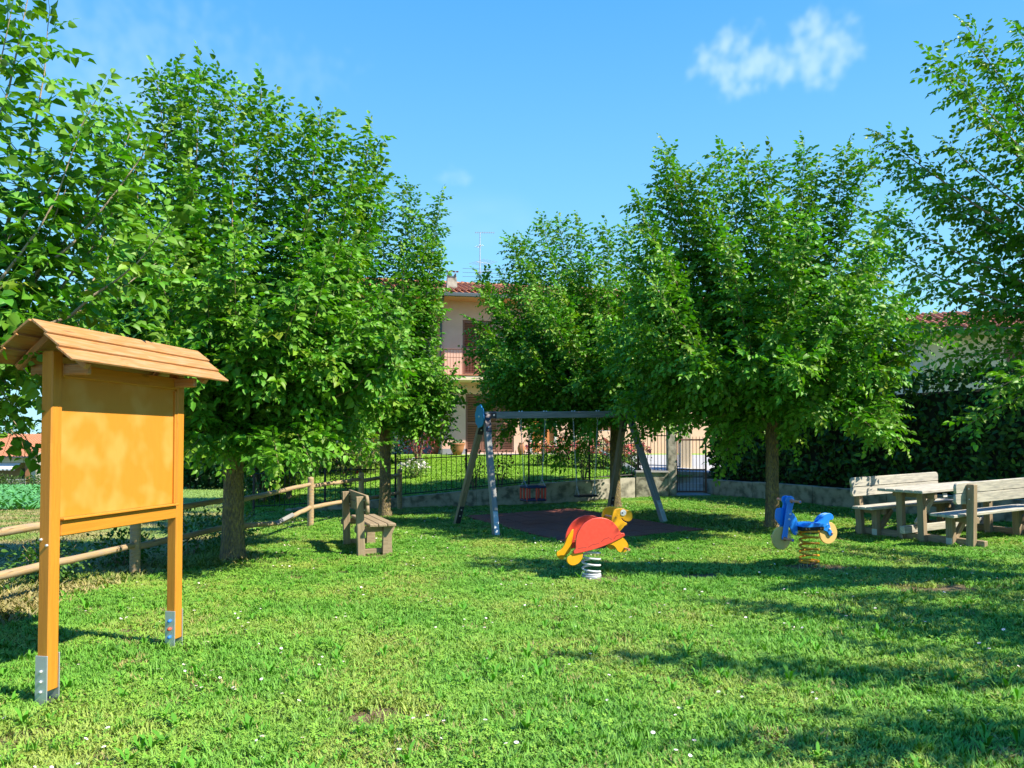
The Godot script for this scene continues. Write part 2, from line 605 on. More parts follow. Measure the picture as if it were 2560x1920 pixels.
func tuft_mesh(blades: int, spread: float, h0: float, h1: float, w: float, lean: float, sd: int) -> ArrayMesh:
	var r := RandomNumberGenerator.new()
	r.seed = sd
	var b := MB.new()
	for i in blades:
		var a := r.randf() * TAU
		var q := sqrt(r.randf()) * spread
		var base := Vector3(cos(a) * q, -0.006, sin(a) * q)
		var a2 := r.randf() * TAU
		var dir := Vector3(cos(a2), 0, sin(a2))
		var side := Vector3(-dir.z, 0, dir.x) * w * r.randf_range(0.7, 1.3)
		var h := r.randf_range(h0, h1)
		var l := h * lean * r.randf_range(0.3, 1.4)
		var p1 := base + Vector3(0, h * 0.6, 0) + dir * l * 0.35
		var p2 := base + Vector3(0, h, 0) + dir * l
		var k := r.randf_range(0.84, 1.12)
		b.tint = Color(k * r.randf_range(0.92, 1.12), k, k * r.randf_range(0.7, 1.1))
		var nn := (Vector3.UP * 0.8 + dir * -0.5 + side * 20.0 * 0.0).normalized()
		var f := b.vert(base - side * 0.7, nn)
		b.vert(base + side * 0.7, nn)
		b.vert(p1 - side, nn)
		b.vert(p1 + side, nn)
		b.vert(p2, nn)
		b.face(f, f + 1, f + 3)
		b.face(f, f + 3, f + 2)
		b.face(f + 2, f + 3, f + 4)
	return b.mesh()


func clover_mesh(n: int, sd: int) -> ArrayMesh:
	# low three-leaved clover and small round weed leaves over a hand's breadth
	var r := RandomNumberGenerator.new()
	r.seed = sd
	var b := MB.new()
	for i in n:
		var a := r.randf() * TAU
		var q := sqrt(r.randf()) * 0.09
		var at := Vector3(cos(a) * q, r.randf_range(0.015, 0.04), sin(a) * q)
		var nn := (Vector3.UP + rdir(r) * 0.45).normalized()
		var x := nn.cross(Vector3(0.3, 0.1, 0.9)).normalized()
		var z := x.cross(nn)
		var k := r.randf_range(0.75, 1.25)
		b.tint = Color(k, k, k)
		var l := r.randf_range(0.008, 0.014)
		for j in 3:
			var an := TAU * j / 3.0 + a
			var d := x * cos(an) + z * sin(an)
			var s := x * -sin(an) + z * cos(an)
			b.quad(at, at + d * l * 0.8 + s * l * 0.55, at + d * l * 1.35, at + d * l * 0.8 - s * l * 0.55, nn)
	return b.mesh()


func rosette_mesh(leaves: int, sd: int, up := 0.6) -> ArrayMesh:
	# broad weed leaves rising from one point; about 1 unit across
	var r := RandomNumberGenerator.new()
	r.seed = sd
	var b := MB.new()
	for i in leaves:
		var a := TAU * (i + r.randf() * 0.7) / leaves
		var d := Vector3(cos(a), 0, sin(a))
		var sd2 := Vector3(-d.z, 0, d.x)
		var l := r.randf_range(0.35, 0.6)
		var w := l * r.randf_range(0.14, 0.24)
		var e := r.randf_range(0.3, 1.1) * up
		var p0 := Vector3.ZERO
		var p1 := d * l * 0.5 + Vector3(0, l * e * 0.75, 0)
		var p2 := d * l + Vector3(0, l * e, 0)
		var k := r.randf_range(0.8, 1.2)
		b.tint = Color(k, k, k)
		var nn := (Vector3.UP - d * 0.4).normalized()
		var f := b.vert(p0, nn)
		b.vert(p1 - sd2 * w, nn)
		b.vert(p1 + sd2 * w, nn)
		b.vert(p1.lerp(p2, 0.6) - sd2 * w * 0.75, nn)
		b.vert(p1.lerp(p2, 0.6) + sd2 * w * 0.75, nn)
		b.vert(p2, nn)
		b.face(f, f + 1, f + 2)
		b.face(f + 1, f + 3, f + 2)
		b.face(f + 2, f + 3, f + 4)
		b.face(f + 3, f + 5, f + 4)
	return b.mesh()


func aim(dir: Vector3, up: Vector3, s: float, at: Vector3, wide := 1.0) -> Transform3D:
	var z := dir.normalized()
	var x := up.cross(z)
	if x.length_squared() < 1e-4:
		x = Vector3(1, 0.1, 0).cross(z)
	x = x.normalized()
	return Transform3D(Basis(x * s * wide, z.cross(x) * s, z * s), at)


func rdir(r: RandomNumberGenerator) -> Vector3:
	var y := r.randf_range(-1, 1)
	var a := r.randf() * TAU
	var q := sqrt(1.0 - y * y)
	return Vector3(cos(a) * q, y, sin(a) * q)


func bez(a: Vector3, c: Vector3, b: Vector3, t: float) -> Vector3:
	return a.lerp(c, t).lerp(c.lerp(b, t), t)


# o: base, head height, trunk radius, lean, tips (points that whips reach), fill (whips more), reach, top, low, leaf, seed, bark, density
func tree(label: String, o: Dictionary) -> Node3D:
	var r := RandomNumberGenerator.new()
	r.seed = o.seed
	var base: Vector3 = o.base
	var t := thing("mulberry_tree", label, "tree", base, 0.0, "mulberry trees lining the playground")
	var hh: float = o.head
	var rad: float = o.radius
	var lean: Vector3 = o.get("lean", Vector3.ZERO)
	# trunk: rings with flutes, a flared foot and a swollen head
	var tb := MB.new()
	var rows := 22
	var sides := 18
	var nz := FastNoiseLite.new()
	nz.seed = o.seed
	nz.frequency = 1.6
	for i in rows:
		var f := float(i) / (rows - 1)
		var y := -0.08 + f * (hh + 0.08 + 0.12)
		var k := rad * (1.0 - 0.16 * f) * (1.0 + 0.5 * exp(-f * 13.0)) * (1.0 + 0.4 * ss(0.8, 0.95, f)) * (1.0 - 0.9 * ss(0.95, 1.0, f))
		for j in sides + 1:
			var a := TAU * (j % sides) / sides
			var d := Vector3(cos(a), 0, sin(a))
			var q := k * (1.0 + 0.09 * nz.get_noise_3d(d.x * 1.2, y * 1.1, d.z * 1.2) + 0.05 * sin(a * 5.0 + o.seed) * (1.0 + exp(-f * 8.0)))
			q += rad * 0.10 * nz.get_noise_3d(d.x * 3.0 + 9.0, y * 3.2, d.z * 3.0)
			tb.vert(d * q + Vector3(0, y, 0) + lean * f * f, d, Vector2(float(j) / sides, y))
	for i in rows - 1:
		for j in sides:
			var a0 := i * (sides + 1) + j
			tb.face(a0, a0 + sides + 1, a0 + sides + 2)
			tb.face(a0, a0 + sides + 2, a0 + 1)
	part(t, "trunk", tb, M[o.get("bark", "bark")])
	var head := Vector3(0, hh - 0.05, 0) + lean
	# whips
	var tips := []
	for p in o.tips:
		tips.append([p - base, true])
	for i in int(o.fill):
		var a: float = TAU * (i * 0.618 + r.randf() * 0.12)
		var q := pow((i + 0.5) / o.fill, 0.62)
		var el := deg_to_rad(lerpf(87.0, 14.0, q) + r.randf_range(-7.0, 7.0))
		var l: float = o.span * lerpf(1.0, 0.74, q) * r.randf_range(0.82, 1.03)
		var tip := head + Vector3(cos(a) * cos(el), sin(el), sin(a) * cos(el)) * l
		if i % 4 != 1 and el > deg_to_rad(46.0) and i % 3 == 0:
			continue
		if i % 4 == 1:
			el = deg_to_rad(r.randf_range(-8.0, 22.0))
			l = o.span * r.randf_range(0.45, 0.68)
			tip = head + Vector3(cos(a) * cos(el) * l, lerpf(o.low - head.y, 0.9, r.randf()), sin(a) * cos(el) * l)
		tips.append([tip + o.get("skew", Vector3.ZERO), false])
	var put := []
	var size: float = o.leaf / 0.36
	var dens: float = o.get("density", 1.0)
	for w in tips:
		var tip: Vector3 = w[0]
		var flat := Vector3(tip.x - head.x, 0, tip.z - head.z)
		var start := head + flat.normalized() * rad * 0.6 + Vector3(0, r.randf_range(-0.18, 0.06), 0)
		var c: Vector3
		if tip.y > hh + 0.9:
			c = start + flat * r.randf_range(0.55, 0.85) + Vector3(0, (tip.y - start.y) * r.randf_range(0.25, 0.45), 0)
		else:
			c = start + flat * r.randf_range(0.45, 0.6) + Vector3(0, r.randf_range(0.35, 0.75), 0)
		var fan: float = o.get("fan", 0.0)
		if tip.y > hh + 0.9:
			c = c.lerp(start.lerp(tip, 0.5) + flat * 0.10 + Vector3(0, -0.06, 0), fan)
		c += Vector3(r.randf_range(-0.15, 0.15), 0, r.randf_range(-0.15, 0.15))
		var length := (c - start).length() + (tip - c).length()
		var pts := []
		var rr := []
		var segs := 11
		var r0: float = (0.009 + 0.0052 * length * r.randf_range(0.7, 1.2)) * o.get("limb", 1.0)
		for i in segs + 1:
			var f := float(i) / segs
			pts.append(bez(start, c, tip, f) + rdir(r) * 0.02 * f * (1.0 - f) * 4.0)
			rr.append(lerpf(r0, 0.0025, pow(f, 0.8)))
		var lb := MB.new()
		lb.tube(pts, rr, 6, true)
		part(t, "limb", lb, M[o.get("limb_mat", "limb_bark")])
		var first := 0.12 if length > 1.6 else 0.2
		var steps := int(length * (1.0 - first) / (0.046 if tip.y < hh + 2.0 else 0.038) * dens)
		var spin := r.randf() * TAU
		for i in steps:
			var f := first + (1.0 - first) * pow((i + r.randf()) / steps, 0.78)
			var p := bez(start, c, tip, f)
			var along := (bez(start, c, tip, minf(f + 0.05, 1.0)) - bez(start, c, tip, maxf(f - 0.05, 0.0))).normalized()
			spin += 2.4 + r.randf_range(-0.5, 0.5)
			var s1 := along.cross(Vector3(0.13, 0.2, 0.97)).normalized()
			var out := s1 * cos(spin) + along.cross(s1) * sin(spin)
			var td := (along * 0.55 + out + Vector3(-0.22, 0.05, 0.0)).normalized()
			if i == steps - 1:
				td = along
			var sz: float = size * lerpf(1.0, 0.78, pow(f, 2.0)) * r.randf_range(0.7, 1.2)
			var up := (Vector3(0.2, 1.0, 0.15) + rdir(r) * 0.35).normalized()
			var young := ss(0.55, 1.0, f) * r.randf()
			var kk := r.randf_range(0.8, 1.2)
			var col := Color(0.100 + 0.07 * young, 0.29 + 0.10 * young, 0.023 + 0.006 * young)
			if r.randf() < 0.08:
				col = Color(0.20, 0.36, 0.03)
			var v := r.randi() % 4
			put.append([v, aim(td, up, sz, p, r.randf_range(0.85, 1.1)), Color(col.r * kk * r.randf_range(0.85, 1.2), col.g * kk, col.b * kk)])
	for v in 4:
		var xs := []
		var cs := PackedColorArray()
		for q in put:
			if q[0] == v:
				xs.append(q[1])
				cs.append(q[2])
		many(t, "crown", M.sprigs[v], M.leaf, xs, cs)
	return t


# leaves or sprigs joined into one mesh: variants are meshes, put is a list of [variant, transform, colour]
func joined(parent: Node, called: String, variants: Array, put: Array, m: Material) -> MeshInstance3D:
	var src := []
	for k in variants:
		var a: Array = k.surface_get_arrays(0)
		src.append([a[Mesh.ARRAY_VERTEX], a[Mesh.ARRAY_NORMAL], a[Mesh.ARRAY_COLOR], a[Mesh.ARRAY_INDEX], {}])
	var v := PackedVector3Array()
	var n := PackedVector3Array()
	var c := PackedColorArray()
	var ix := PackedInt32Array()
	for q in put:
		var s: Array = src[q[0]]
		var x: Transform3D = q[1]
		var f := v.size()
		v.append_array(x * (s[0] as PackedVector3Array))
		n.append_array(Transform3D(x.basis.orthonormalized(), Vector3.ZERO) * (s[1] as PackedVector3Array))
		var col: Color = q[2]
		var key := Vector3i(int(col.r * 120.0), int(col.g * 60.0), int(col.b * 150.0))
		if not s[4].has(key):
			var t := PackedColorArray()
			for w in s[2]:
				t.append(Color(w.r * col.r, w.g * col.g, w.b * col.b))
			s[4][key] = t
		c.append_array(s[4][key])
		var li := (s[3] as PackedInt32Array).duplicate()
		for j in li.size():
			li[j] += f
		ix.append_array(li)
	var a := []
	a.resize(Mesh.ARRAY_MAX)
	a[Mesh.ARRAY_VERTEX] = v
	a[Mesh.ARRAY_NORMAL] = n
	a[Mesh.ARRAY_COLOR] = c
	a[Mesh.ARRAY_INDEX] = ix
	var k := ArrayMesh.new()
	k.add_surface_from_arrays(Mesh.PRIMITIVE_TRIANGLES, a)
	var o := MeshInstance3D.new()
	o.name = called
	o.mesh = k
	o.material_override = m
	parent.add_child(o, true)
	o.set_meta("kind", "stuff")
	return o


# a bush: stems, leaves spread through a lumpy volume, and blossoms if any
func shrub(called: String, label: String, category: String, at: Vector3, half: Vector3, count: int, leaf: float, col: Color, o := {}) -> Node3D:
	var r := RandomNumberGenerator.new()
	r.seed = int(absf(at.x) * 131.0 + absf(at.z) * 977.0) + count
	var t := thing(called, label, category, at, 0.0, o.get("group", ""))
	var nz := FastNoiseLite.new()
	nz.seed = r.seed % 10000
	nz.frequency = 0.9
	var stems: int = o.get("stems", 7)
	var lift: float = o.get("lift", 0.0)
	for i in stems:
		var a := TAU * i / stems + r.randf()
		var tip := Vector3(cos(a) * half.x * 0.7, lift + half.y * r.randf_range(1.2, 1.9), sin(a) * half.z * 0.7)
		var k := MB.new()
		var w: float = o.get("stem", 0.012)
		k.tube([Vector3(cos(a) * 0.03, -0.05, sin(a) * 0.03), Vector3(tip.x * 0.35, lift * 0.6 + tip.y * 0.4, tip.z * 0.35), tip], [w, w * 0.7, w * 0.25], 5, false)
		part(t, "stem", k, M.limb_bark)
	var put := []
	for i in count:
		var d := rdir(r)
		var q := pow(r.randf(), 0.4)
		var lump := 1.0 + 0.55 * nz.get_noise_3d(d.x * 2.0, d.y * 2.0, d.z * 2.0) + 0.25 * nz.get_noise_3d(d.x * 6.0, d.y * 6.0, d.z * 6.0)
		var p := Vector3(d.x * half.x, d.y * half.y, d.z * half.z) * q * lump + Vector3(0, lift + half.y, 0)
		if p.y < 0.02:
			p.y = 0.02 + r.randf() * 0.1
		var ld := (d + rdir(r) * 0.8 + Vector3(0, 0.1, 0)).normalized()
		var kk := r.randf_range(0.65, 1.35)
		put.append([0, aim(ld, (Vector3.UP + rdir(r) * 0.7).normalized(), leaf * r.randf_range(0.6, 1.25), p, o.get("slim", 0.9)), Color(col.r * kk * r.randf_range(0.85, 1.2), col.g * kk, col.b * kk)])
	joined(t, "foliage", [M.leaf_a], put, M.leaf)
	if o.has("bloom"):
		var bx := []
		var bc := PackedColorArray()
		for i in int(o.blooms):
			var d := rdir(r)
			d.y = absf(d.y) * 0.9
			d.z = absf(d.z) if r.randf() < 0.7 else d.z
			var p := Vector3(d.x * half.x, d.y * half.y, d.z * half.z) * r.randf_range(0.8, 1.12) + Vector3(0, lift + half.y, 0)
			bx.append(Transform3D(Basis(rdir(r), r.randf() * TAU).scaled(Vector3.ONE * r.randf_range(0.7, 1.25) * o.get("bloom_size", 0.05)), p))
			var b: Color = o.bloom[i % o.bloom.size()]
			var kk := r.randf_range(0.8, 1.1)
			bc.append(Color(b.r * kk, b.g * kk, b.b * kk))
		many(t, "blossoms", M.blossom, M.petal, bx, bc)
	return t


func blossom_mesh() -> ArrayMesh:
	# a small double rose: three rings of cupped petals, 1 unit in radius
	var b := MB.new()
	for ring in 3:
		var n := 6 - ring
		for i in n:
			var a := TAU * (i + ring * 0.4) / n
			var d := Vector3(cos(a), 0, sin(a))
			var s := Vector3(-d.z, 0, d.x)
			var q := 1.0 - ring * 0.3
			var p0 := Vector3.ZERO
			var p1 := d * q * 0.7 + s * q * 0.45 + Vector3(0, 0.2 + ring * 0.25, 0)
			var p2 := d * q * 0.7 - s * q * 0.45 + Vector3(0, 0.2 + ring * 0.25, 0)
			var p3 := d * q + Vector3(0, 0.35 + ring * 0.3, 0)
			b.quad(p0, p1, p3, p2, Vector3.UP)
	return b.mesh()


func daisy_mesh() -> ArrayMesh:
	var b := MB.new()
	b.tint = Color(0.78, 0.78, 0.76)
	for i in 9:
		var a := TAU * i / 9.0
		var d := Vector3(cos(a), 0.12, sin(a))
		var s := Vector3(-sin(a), 0, cos(a)) * 0.28
		b.quad(Vector3(0, 0.02, 0), d * 0.75 + s, d * 1.0, d * 0.75 - s, Vector3.UP)
	b.tint = Color(0.62, 0.36, 0.02)
	b.lathe([Vector2(0.34, 0.03), Vector2(0.25, 0.16), Vector2(0.001, 0.2)], 8)
	return b.mesh()


# ---------------------------------------------------------------- ground
func bare(x: float, z: float) -> float:
	# trodden earth, 0 to 1: under the riders, by the board, and one patch near the picnic table
	var v := 0.0
	for s in M.bare_spots:
		var d := Vector2((x - s[0].x) / s[1], (z - s[0].z) / s[2]).length()
		v = maxf(v, 1.0 - d)
	v += 0.35 * M.noise_b.get_noise_2d(x * 2.2, z * 2.2)
	return ss(0.12, 0.5, v)


func steps_of(list: Array) -> PackedFloat32Array:
	# [start, [end, step], [end, step], ...]
	var out := PackedFloat32Array()
	var x: float = list[0]
	for k in range(1, list.size()):
		while x < list[k][0] - 1e-4:
			out.append(x)
			x += list[k][1]
	out.append(list[list.size() - 1][0])
	return out


func build_ground() -> void:
	var xs := steps_of([-190.0, [-60.0, 10.0], [-14.0, 1.5], [-6.0, 0.3], [8.0, 0.11], [14.0, 0.5], [40.0, 2.0], [180.0, 10.0]])
	var ds := steps_of([-60.0, [-4.0, 6.0], [2.4, 0.6], [12.0, 0.11], [22.0, 0.3], [48.0, 0.8], [120.0, 3.0], [260.0, 12.0]])
	var b := MB.new()
	var w := xs.size()
	for d in ds:
		for x in xs:
			var z := -d
			var h := gy(x, z)
			var near := absf(x) < 14.0 and d > 0.0 and d < 22.0
			if near:
				h += 0.012 * M.noise_b.get_noise_2d(x * 0.9, z * 0.9)
			var patch: float = M.noise_a.get_noise_2d(x * 0.5, z * 0.5)
			var col := Color(0.12, 0.20, 0.03).lerp(Color(0.20, 0.22, 0.055), ss(-0.3, 0.5, patch))
			if near:
				col = col.lerp(Color(0.27, 0.20, 0.12), bare(x, z) * 0.9)
				h -= 0.014 * bare(x, z)
			var s := -(x + 0.33 * d)
			if s > 0.1:
				var edge: float = -17.0 - 0.28 * (d - 26.0) + 1.2 * M.noise_a.get_noise_2d(x * 0.4, z * 0.4)
				var field := Color(0.30, 0.26, 0.11)
				if d > 34.0 and x > edge:
					field = Color(0.16, 0.27, 0.06)
				if x < edge and d > 25.0:
					field = Color(0.10, 0.22, 0.07)
				col = col.lerp(field.lerp(Color(0.18, 0.22, 0.06), 0.6 * ss(0.0, 0.5, patch)), ss(0.1, 0.9, s + 0.4 * patch))
			b.tint = col
			var e := 0.05
			var nn := Vector3(gy(x - e, z) - gy(x + e, z), 2.0 * e, gy(x, z - e) - gy(x, z + e)).normalized()
			b.vert(Vector3(x, h, z), nn, Vector2(x, z))
	for j in ds.size() - 1:
		for i in w - 1:
			var a := j * w + i
			b.face(a, a + w, a + w + 1)
			b.face(a, a + w + 1, a + 1)
	var m := StandardMaterial3D.new()
	m.resource_name = "turf and soil"
	m.vertex_color_use_as_albedo = true
	m.albedo_texture = ntex(201, 0.05, [Color(0.62, 0.58, 0.5), Color(1, 1, 1)], 512, 6)
	m.uv1_triplanar = true
	m.uv1_world_triplanar = true
	m.uv1_scale = Vector3(1.3, 1.3, 1.3)
	m.heightmap_enabled = true
	m.heightmap_texture = grey(202, 0.09)
	m.heightmap_scale = 1.5
	m.roughness = 0.97
	var o := part(self, "lawn", b, m)
	tag(o, "mown playground lawn running down into the field", "lawn", "", "structure")


func on_mat(x: float, z: float) -> bool:
	return Geometry2D.is_point_in_polygon(Vector2(x, z), M.mat_poly)


func build_grass() -> void:
	var r := RandomNumberGenerator.new()
	r.seed = 77
	var kinds := [
		tuft_mesh(70, 0.11, 0.020, 0.050, 0.0030, 0.9, 1), tuft_mesh(70, 0.11, 0.018, 0.042, 0.0034, 1.1, 2),
		tuft_mesh(16, 0.03, 0.05, 0.105, 0.0040, 0.8, 3), clover_mesh(15, 4), rosette_mesh(7, 5, 1.6)]
	var xf := [[], [], [], [], []]
	var tc := [PackedColorArray(), PackedColorArray(), PackedColorArray(), PackedColorArray(), PackedColorArray()]
	# short turf, thinning and coarsening with distance from the near lawn
	for band in [[3.0, 5.6, 330.0, 1.0], [5.6, 8.5, 215.0, 1.1], [8.5, 12.5, 130.0, 1.25], [12.5, 20.5, 75.0, 1.5]]:
		var d0: float = band[0]
		var d1: float = band[1]
		var area := 0.84 * (d1 * d1 - d0 * d0)
		for i in int(area * band[2]):
			var d := sqrt(lerpf(d0 * d0, d1 * d1, r.randf()))
			var x := r.randf_range(-0.84, 0.84) * d
			var z := -d
			if x + 0.36 * d < -3.0 and d > 9.0 or x < -5.6 or on_mat(x, z) or d > wall_z(x):
				continue
			if r.randf() < bare(x, z) * 0.93:
				continue
			var pa: float = M.noise_a.get_noise_2d(x * 0.55, z * 0.55)
			var pb: float = M.noise_b.get_noise_2d(x * 1.1 + 40.0, z * 1.1)
			var col := Color(0.20, 0.42, 0.062)
			col = col.lerp(Color(0.32, 0.43, 0.09), ss(-0.1, 0.55, pa))
			col = col.lerp(Color(0.13, 0.35, 0.045), ss(0.0, 0.5, -pa) * 0.8)
			if r.randf() < 0.03 + 0.10 * ss(0.1, 0.5, pb):
				col = Color(0.36, 0.33, 0.13)
			var kk := r.randf_range(0.84, 1.14)
			col = Color(col.r * kk, col.g * kk, col.b * kk)
			var s: float = band[3] * r.randf_range(0.75, 1.25)
			var y: float = gy(x, z) + 0.012 * M.noise_b.get_noise_2d(x * 0.9, z * 0.9)
			var k := 0 if r.randf() < 0.5 else 1
			var q := r.randf()
			if q < 0.08 + 0.14 * ss(0.0, 0.5, -pa) + 0.05 * ss(0.5, 3.0, x):
				k = 2
				col = Color(0.12, 0.34, 0.03).lerp(Color(0.19, 0.38, 0.07), r.randf())
				s *= 0.8
			elif q < 0.27:
				k = 3
				col = Color(0.17, 0.41, 0.04).lerp(Color(0.27, 0.46, 0.06), r.randf())
			elif q < 0.33 and pb > -0.05:
				k = 4
				col = Color(0.11, 0.34, 0.03)
				s *= r.randf_range(0.06, 0.115) / band[3]
			xf[k].append(Transform3D(Basis(Vector3.UP, r.randf() * TAU).scaled(Vector3(s, s * r.randf_range(0.7, 1.15) * (1.0 - 0.35 * ss(5.0, 10.0, d)), s)), Vector3(x, y, z)))
			tc[k].append(col)
	var names := ["grass", "grass", "tall_grass", "clover", "plantain_weeds"]
	var labels := ["short mown turf covering the playground lawn", "fine paler blades mixed into the mown turf", "taller dark tufts standing in the mown turf", "low broad-leaved clover among the turf", "upright broad plantain leaves growing in the lawn"]
	for k in 5:
		many(self, names[k], kinds[k], M.grass_blade, xf[k], tc[k], labels[k], "grass")
	# daisies, in drifts
	var dx := []
	var dc := PackedColorArray()
	while dx.size() < 900:
		var d := sqrt(r.randf_range(9.0, 300.0))
		var x := r.randf_range(-0.8, 0.8) * d
		if x < -4.4 or on_mat(x, -d) or d > wall_z(x):
			continue
		if r.randf() > ss(-0.15, 0.45, M.noise_a.get_noise_2d(x * 0.7 + 90.0, d * 0.7)):
			continue
		var s := r.randf_range(0.008, 0.0145)
		dx.append(Transform3D(Basis(Vector3(r.randf_range(-1, 1), 0, r.randf_range(-1, 1)).normalized(), r.randf_range(0.0, 0.6)).scaled(Vector3.ONE * s), Vector3(x, gy(x, -d) + r.randf_range(0.03, 0.06), -d)))
		dc.append(Color(1, r.randf_range(0.88, 1.0), 1))
	many(self, "daisies", daisy_mesh(), M.petal, dx, dc, "tiny white daisies scattered through the lawn", "flowers")
	# rough grass along the foot of the log fence and on the strip beyond it
	var rx := []
	var rc := PackedColorArray()
	for i in 9000:
		var d := r.randf_range(5.0, 34.0)
		var x := -0.36 * d - r.randf_range(0.2, 1.0) * (2.0 + d * 0.45)
		if x > -4.6 and d < 12.0 or x > -4.0:
			continue
		var p: float = M.noise_a.get_noise_2d(x * 0.4, d * 0.4)
		var col := Color(0.36, 0.31, 0.14).lerp(Color(0.17, 0.27, 0.05), ss(-0.15, 0.35, p))
		var kk := r.randf_range(0.75, 1.2)
		rx.append(Transform3D(Basis(Vector3.UP, r.randf() * TAU).scaled(Vector3.ONE * r.randf_range(1.6, 3.2)), Vector3(x, gy(x, -d), -d)))
		rc.append(Color(col.r * kk, col.g * kk, col.b * kk))
	many(self, "field_grass", kinds[1], M.grass_blade, rx, rc, "straw coloured mown grass on the strip beyond the log fence", "grass")
	rx = []
	rc = PackedColorArray()
	for i in 9000:
		var d := 10.0 * pow(8.0, r.randf())
		var x := -d * r.randf_range(0.345, 0.56)
		var p: float = M.noise_a.get_noise_2d(x * 0.3 + 7.0, d * 0.3)
		if x + 0.33 * d > -0.3 or (x < -17.0 - 0.28 * (d - 26.0) and d > 25.0):
			continue
		var col := Color(0.24, 0.36, 0.09).lerp(Color(0.36, 0.33, 0.14), ss(-0.1, 0.3, p) * (1.0 - ss(18.0, 34.0, d)))
		var kk := r.randf_range(0.8, 1.15)
		rx.append(Transform3D(Basis(Vector3.UP, r.randf() * TAU).scaled(Vector3.ONE * r.randf_range(1.5, 2.6) * (0.8 + d * 0.04)), Vector3(x, gy(x, -d), -d)))
		rc.append(Color(col.r * kk, col.g * kk, col.b * kk))
	many(self, "meadow_grass", kinds[1], M.grass_blade, rx, rc, "pale green meadow grass between the log fence and the crop", "grass")
	# leafy crop on the field
	var cx := []
	var cc := PackedColorArray()
	for row in 100:
		var d := 26.0 + row * 0.42 * (1.0 + row * 0.012)
		var x1 := -17.0 - 0.28 * (d - 26.0)
		var n := int(30.0 + d * 0.8)
		for i in n:
			var x := x1 - i * 0.42 * (1.0 + d * 0.006) + r.randf_range(-0.15, 0.15)
			if x < -0.9 * d:
				break
			var dd := d + r.randf_range(-0.12, 0.12)
			cx.append(Transform3D(Basis(Vector3.UP, r.randf() * TAU).scaled(Vector3(0.62, 0.6, 0.62) * r.randf_range(0.8, 1.25)), Vector3(x, gy(x, -dd), -dd)))
			var kk := r.randf_range(0.75, 1.2)
			cc.append(Color(0.12 * kk, 0.36 * kk, 0.11 * kk))
	many(self, "crop", rosette_mesh(18, 9, 1.0), M.grass_blade, cx, cc, "rows of leafy bluish green crop covering the far field", "crop")


# ---------------------------------------------------------------- playground things
func smooth_poly(pts: Array, sub := 3) -> PackedVector2Array:
	var out := PackedVector2Array()
	var m := pts.size()
	for i in m:
		var p0: Vector2 = pts[(i - 1 + m) % m]
		var p1: Vector2 = pts[i]
		var p2: Vector2 = pts[(i + 1) % m]
		var p3: Vector2 = pts[(i + 2) % m]
		for k in sub:
			out.append(p1.cubic_interpolate(p2, p0, p3, float(k) / sub))
	return out


func disc(r: float, n := 28) -> PackedVector2Array:
	var out := PackedVector2Array()
	for i in n:
		out.append(Vector2(cos(TAU * i / n), sin(TAU * i / n)) * r)
	return out


# outline given as enlarged picture coordinates x0, y0, x1, y1 ... about (u0, v0), scaled to metres
func traced(list: Array, u0: float, v0: float, ku: float, kv: float, sub := 3) -> PackedVector2Array:
	var pts := []
	for i in range(0, list.size(), 2):
		pts.append(Vector2((list[i] - u0) * ku, (v0 - list[i + 1]) * kv))
	return smooth_poly(pts, sub)


func spring(parent: Node, y0: float, y1: float, r: float, wire: float, turns: float, m: Material, phase := 0.0) -> void:
	var pts := []
	var rr := []
	var n := int(turns * 20)
	for i in n + 1:
		var f := float(i) / n
		var a := f * turns * TAU + phase
		var y := y0 + (y1 - y0) * clampf((f * turns - 0.8) / (turns - 1.6), 0.0, 1.0)
		if f * turns < 0.8:
			y = y0 - wire * 1.1 * (1.0 - f * turns / 0.8)
		elif f * turns > turns - 0.8:
			y = y1 + wire * 0.6 * (1.0 - (turns - f * turns) / 0.8)
		pts.append(Vector3(cos(a) * r, y, sin(a) * r))
		rr.append(wire)
	var b := MB.new()
	b.tube(pts, rr, 8, true)
	part(parent, "spring", b, m)


